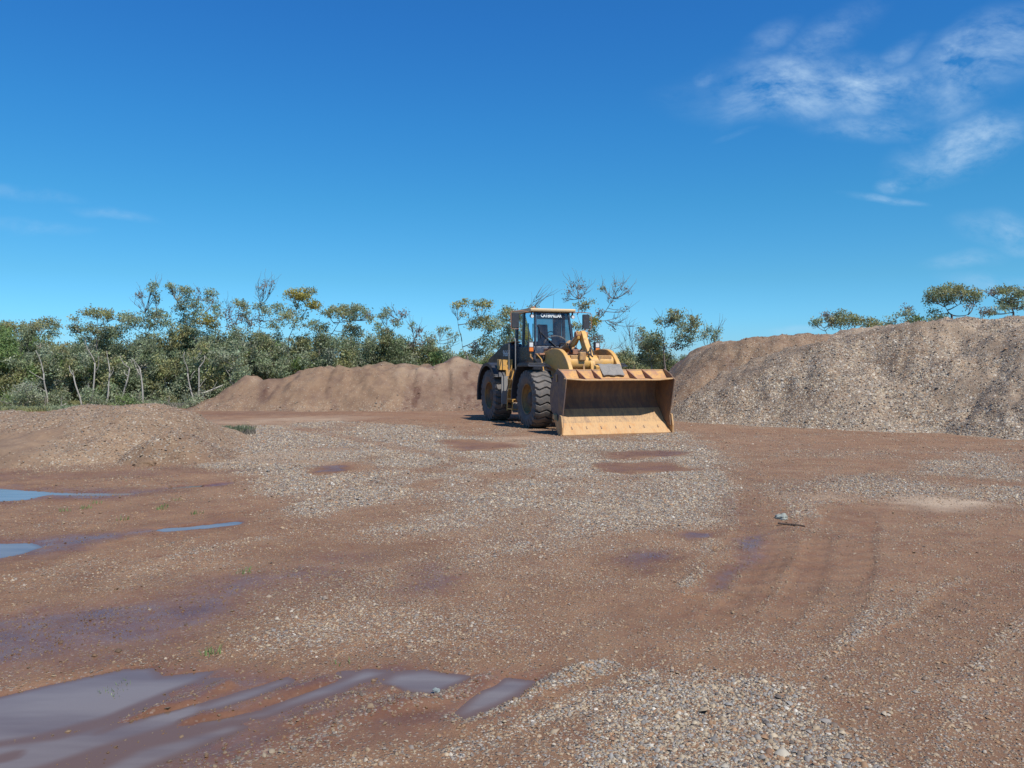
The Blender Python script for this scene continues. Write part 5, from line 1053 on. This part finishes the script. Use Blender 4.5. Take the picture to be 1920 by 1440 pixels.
# pale bare trunks in front of the leaves
random.seed(5)
for (x0, y0_, x1, y1_, Y, lab) in [(88,765,82,700,34.6,'slim white trunk leaning slightly left above the low mounds'),(154,762,138,704,34.7,'white trunk bending left with a forked twig'),(172,760,178,680,35,'thin white pole of a trunk left of the mound top'),(268,770,262,690,34.6,'straight grey white trunk over the right end of the mound'),(367,755,352,700,34.4,'leftmost of the pair of white trunks at the end of the berm'),(370,755,373,690,34.6,'upright one of the pair of white trunks at the end of the berm'),(196,752,206,700,35.2,'stubby pale trunk just above the mound top'),(228,760,243,690,35,'pale trunk leaning right, right of the mound top')]:
    mb = MB(); foot = Vector((P(x0, 700, Y).x, Y, -.05)); q = P(x1, y1_, Y) - foot
    limb(mb, (0, 0, 0), q, .045, .026, 7, .04, 0); rv = lambda a, b, c: Vector((random.uniform(-a, a), random.uniform(-b, b), random.uniform(.3, 1) * c))
    limb(mb, q, q + rv(.35, .3, 1.0), .028, .010, 5, .1, .1)
    if random.random() < .6: limb(mb, q * .8, q * .8 + rv(.55, .3, .8), .022, .008, 4, .12, .1)
    if random.random() < .5: limb(mb, q * .5, q * .5 + rv(.5, .2, .5), .016, .006, 4, .12, .1)
    me = bpy.data.meshes.new('bare_sapling'); me.from_pydata(mb.v, [], mb.f); a_ = me.attributes.new('col', 'FLOAT_COLOR', 'POINT')
    colb = np.tile(np.array((.44, .40, .34, 1.0)), (len(mb.v), 1)) * np.concatenate([RNG.uniform(.7, 1.1, (len(mb.v), 1))] * 3 + [np.ones((len(mb.v), 1))], 1)
    a_.data.foreach_set('color', colb.astype(np.float32).ravel()); o = link('bare_sapling', me, BARK, None, smooth=True); o.location = foot; tag(o, lab, 'sapling', 'pale bare saplings before the left thicket')
for (x0, y0_, x1, y1_, Y, lab) in [(98,768,124,757,33,'pale fallen branch lying left of the mound top'),(378,738,418,722,34.6,'grey fallen branch on the left slope of the berm')]:
    a = P(x0, y0_, Y); b_ = P(x1, y1_, Y + .6); mb = MB(); limb(mb, Vector((0, 0, 0)), b_ - a, .05, .02, 6, .05, 0); limb(mb, (b_ - a) * .5, (b_ - a) * .7 + Vector((.1, -.2, .25)), .02, .008, 3)
    o = mb.build('fallen_branch', flat('dead_wood', (.42, .38, .31), .9), None, smooth=True); o.location = a; tag(o, lab, 'branch')
# grass and weeds
def blades(spots, hgt, n, wid=.012):
    V, C = [], []
    for (x, y, rx, ry, k, zb, hm, colr) in spots:
        m = int(n * k); a = RNG.uniform(0, 2 * math.pi, m); rd = np.sqrt(RNG.random(m)); bx = x + rx * rd * np.cos(a); by = y + ry * rd * np.sin(a)
        h = fields(bx, by)[4] + zb; d = RNG.uniform(0, 2 * math.pi, m); hh = hgt * hm * RNG.uniform(.4, 1.2, m); ln = RNG.uniform(-.6, .6, (m, 2)) * hh[:, None]
        p = np.stack([bx, by, h], -1); w = np.stack([np.cos(d), np.sin(d), 0 * d], -1) * wid * RNG.uniform(.6, 1.2, (m, 1))
        t1 = p + np.stack([ln[:, 0] * .4, ln[:, 1] * .4, hh * .6], -1); t2 = p + np.stack([ln[:, 0], ln[:, 1], hh], -1)
        V.append(np.stack([p - w, p + w, t1 + w * .7, t1 - w * .7], 1)); V.append(np.stack([t1 - w * .7, t1 + w * .7, t2, t2], 1))
        c_ = np.array(GREENS[colr]) * RNG.uniform(.7, 1.3, (m, 1)); C += [np.repeat(c_, 4, 0), np.repeat(c_, 4, 0)]
    V = np.concatenate(V).reshape(-1, 3); return V, np.arange(len(V)).reshape(-1, 4), np.concatenate(C)
wx, wy = G(420, 818)
V, F_, C = blades([(wx, wy + .6, .52, .45, .55, 0, .9, 'dark'), (wx - .1, wy + .4, .5, .3, .3, 0, .6, 'olive'), (wx + .1, wy + .5, .5, .4, .3, 0, .7, 'mauve')], .24, 2200)
o = link('weed_patch', np_mesh('weed_patch', V, F_, 4, cols=C), LEAF); tag(o, 'dark green patch of low weeds right of the left mound', 'weeds', kind='stuff')
sp_ = [(P(x, 700, Y).x, Y, .9, .7, 1, 0, hm, c_) for (x, Y, hm, c_) in [(-20,31.5,1,'olive'),(25,32,1,'grey'),(60,32,1,'olive'),(95,32.3,1,'grey'),(130,32.5,1,'grey'),(170,34,1,'grey'),(210,34.5,1,'olive'),(250,34.5,1.2,'grey'),(290,34.5,1.2,'grey'),(325,34.5,1.2,'mauve'),(350,34.6,1.0,'grey'),(0,35,1.2,'olive'),(230,36,1.4,'grey'),(270,36,1.5,'mauve'),(310,36,1.5,'grey'),(340,36,1.2,'olive'),(150,36,1.3,'olive'),(100,36,1.3,'olive')]]
V, F_, C = blades(sp_, .18, 900, .02)
o = link('grass', np_mesh('grass', V, F_, 4, cols=C), LEAF); tag(o, 'dry green grass along the foot of the left thicket', 'grass', kind='stuff')
tf = []
for (px, py, k) in [(240,1275,.5),(205,1290,.4),(225,1295,.3),(395,1228,.4),(230,975,.3),(300,955,.4),(310,950,.3),(370,965,.4),(180,945,.3),(455,1075,.3),(120,960,.3),(330,938,.2),(160,955,.3),(640,1240,.1)]:
    x, y = G(px, py); tf.append((x, y, .07, .06, k, 0, .7, 'green'))
V, F_, C = blades(tf, .07, 60, .004)
o = link('grass', np_mesh('grass', V, F_, 4, cols=C), LEAF); tag(o, 'tiny green shoots poking from the wet soil and the front puddle', 'grass', kind='stuff')
# loose rocks, stick
def rock(px, py, size, col, label, flatn=.35):
    x, y = G(px, py); bm = bmesh.new(); bmesh.ops.create_icosphere(bm, subdivisions=3, radius=.5)
    sd = random.uniform(0, 50)
    for v_ in bm.verts:
        c_ = v_.co.normalized(); k = 1 + .28 * math.sin(c_.x * 3 + sd) * math.cos(c_.y * 4 + sd) + .12 * math.sin(c_.z * 7 + c_.x * 6 + sd); v_.co = Vector((c_.x * k * size * .5, c_.y * k * size * .4, max(-.3, c_.z) * k * size * .5 * flatn * 1.6))
    me = bpy.data.meshes.new('rock'); bm.to_mesh(me); bm.free(); o = link('rock', me, flat('rock_' + str(px), col, .85), None)
    o.location = (x, y, hfun(x, y) + .01); o.rotation_euler = (0, 0, random.uniform(0, 3)); tag(o, label, 'rock')
rock(1466, 972, .15, (.30, .31, .26), 'flat pale greenish stone beside the dark stick')
0 and rock(1362, 863 + 34, .10, (.55, .5, .42), 'small pale stone on the gravel right of the wheel ruts')
0 and rock(1612, 1225, .055, (.45, .47, .45), 'bluish white pebble alone on the brown soil at the right')
0 and rock(1558, 1318, .06, (.50, .47, .38), 'cream pebble at the upper edge of the front gravel patch')
rock(818, 1296, .04, (.24, .27, .25), 'grey green pebble on the ridge between the two small front puddles')
0 and rock(992, 1330, .05, (.55, .53, .46), 'pale pebble beside the rightmost front puddle')
rock(50, 872, .24, (.38, .29, .2), 'pale flat stone under the red scarp of the left mound')
0 and rock(545, 1424, .05, (.72, .70, .66), 'white pebble at the bottom of the picture below the front puddles')
x, y = G(1488, 986); mb = MB(); limb(mb, Vector((-.14, .08, .02)), Vector((.10, -.06, .012)), .012, .008, 6, .06, 0); limb(mb, Vector((-.02, 0, .02)), Vector((.06, .05, .035)), .006, .003, 3)
o = mb.build('stick', flat('dark_wood', (.09, .06, .045), .9), None, smooth=True); o.location = (x, y, hfun(x, y)); tag(o, 'short dark stick beside the flat pale stone', 'stick')

def clod(px, py, size, label, hh=.6):
    x, y = G(px, py); bm = bmesh.new(); bmesh.ops.create_icosphere(bm, subdivisions=4, radius=.5)
    for v_ in bm.verts:
        c_ = v_.co.normalized(); k = 1 + .35 * (vnoise(c_.x * 2.2 + px, c_.y * 2.2 + c_.z * 1.7) - .5) * 2 + .14 * (vnoise(c_.x * 7 + px, c_.y * 7 + c_.z * 5) - .5) * 2
        v_.co = Vector((c_.x * k * size * .5, c_.y * k * size * .4, max(-.2, c_.z) * k * size * .5 * hh))
    me = bpy.data.meshes.new('clod'); bm.to_mesh(me); bm.free(); o = link('clod', me, BM, None, smooth=True); o.location = (x, y, hfun(x, y)); tag(o, label, 'clod', 'dark soil clods by the left mound')
clod(342, 842, .62, 'large dark brown clod of soil on the right slope of the left mound', .8); clod(318, 846, .30, 'small clod left of the large dark one', .7); clod(270, 874, .36, 'dark clod of soil at the very foot of the left mound'); clod(298, 866, .26, 'little clod just right of the one at the mound foot'); clod(378, 836, .28, 'lone clod between the large dark clod and the weeds')
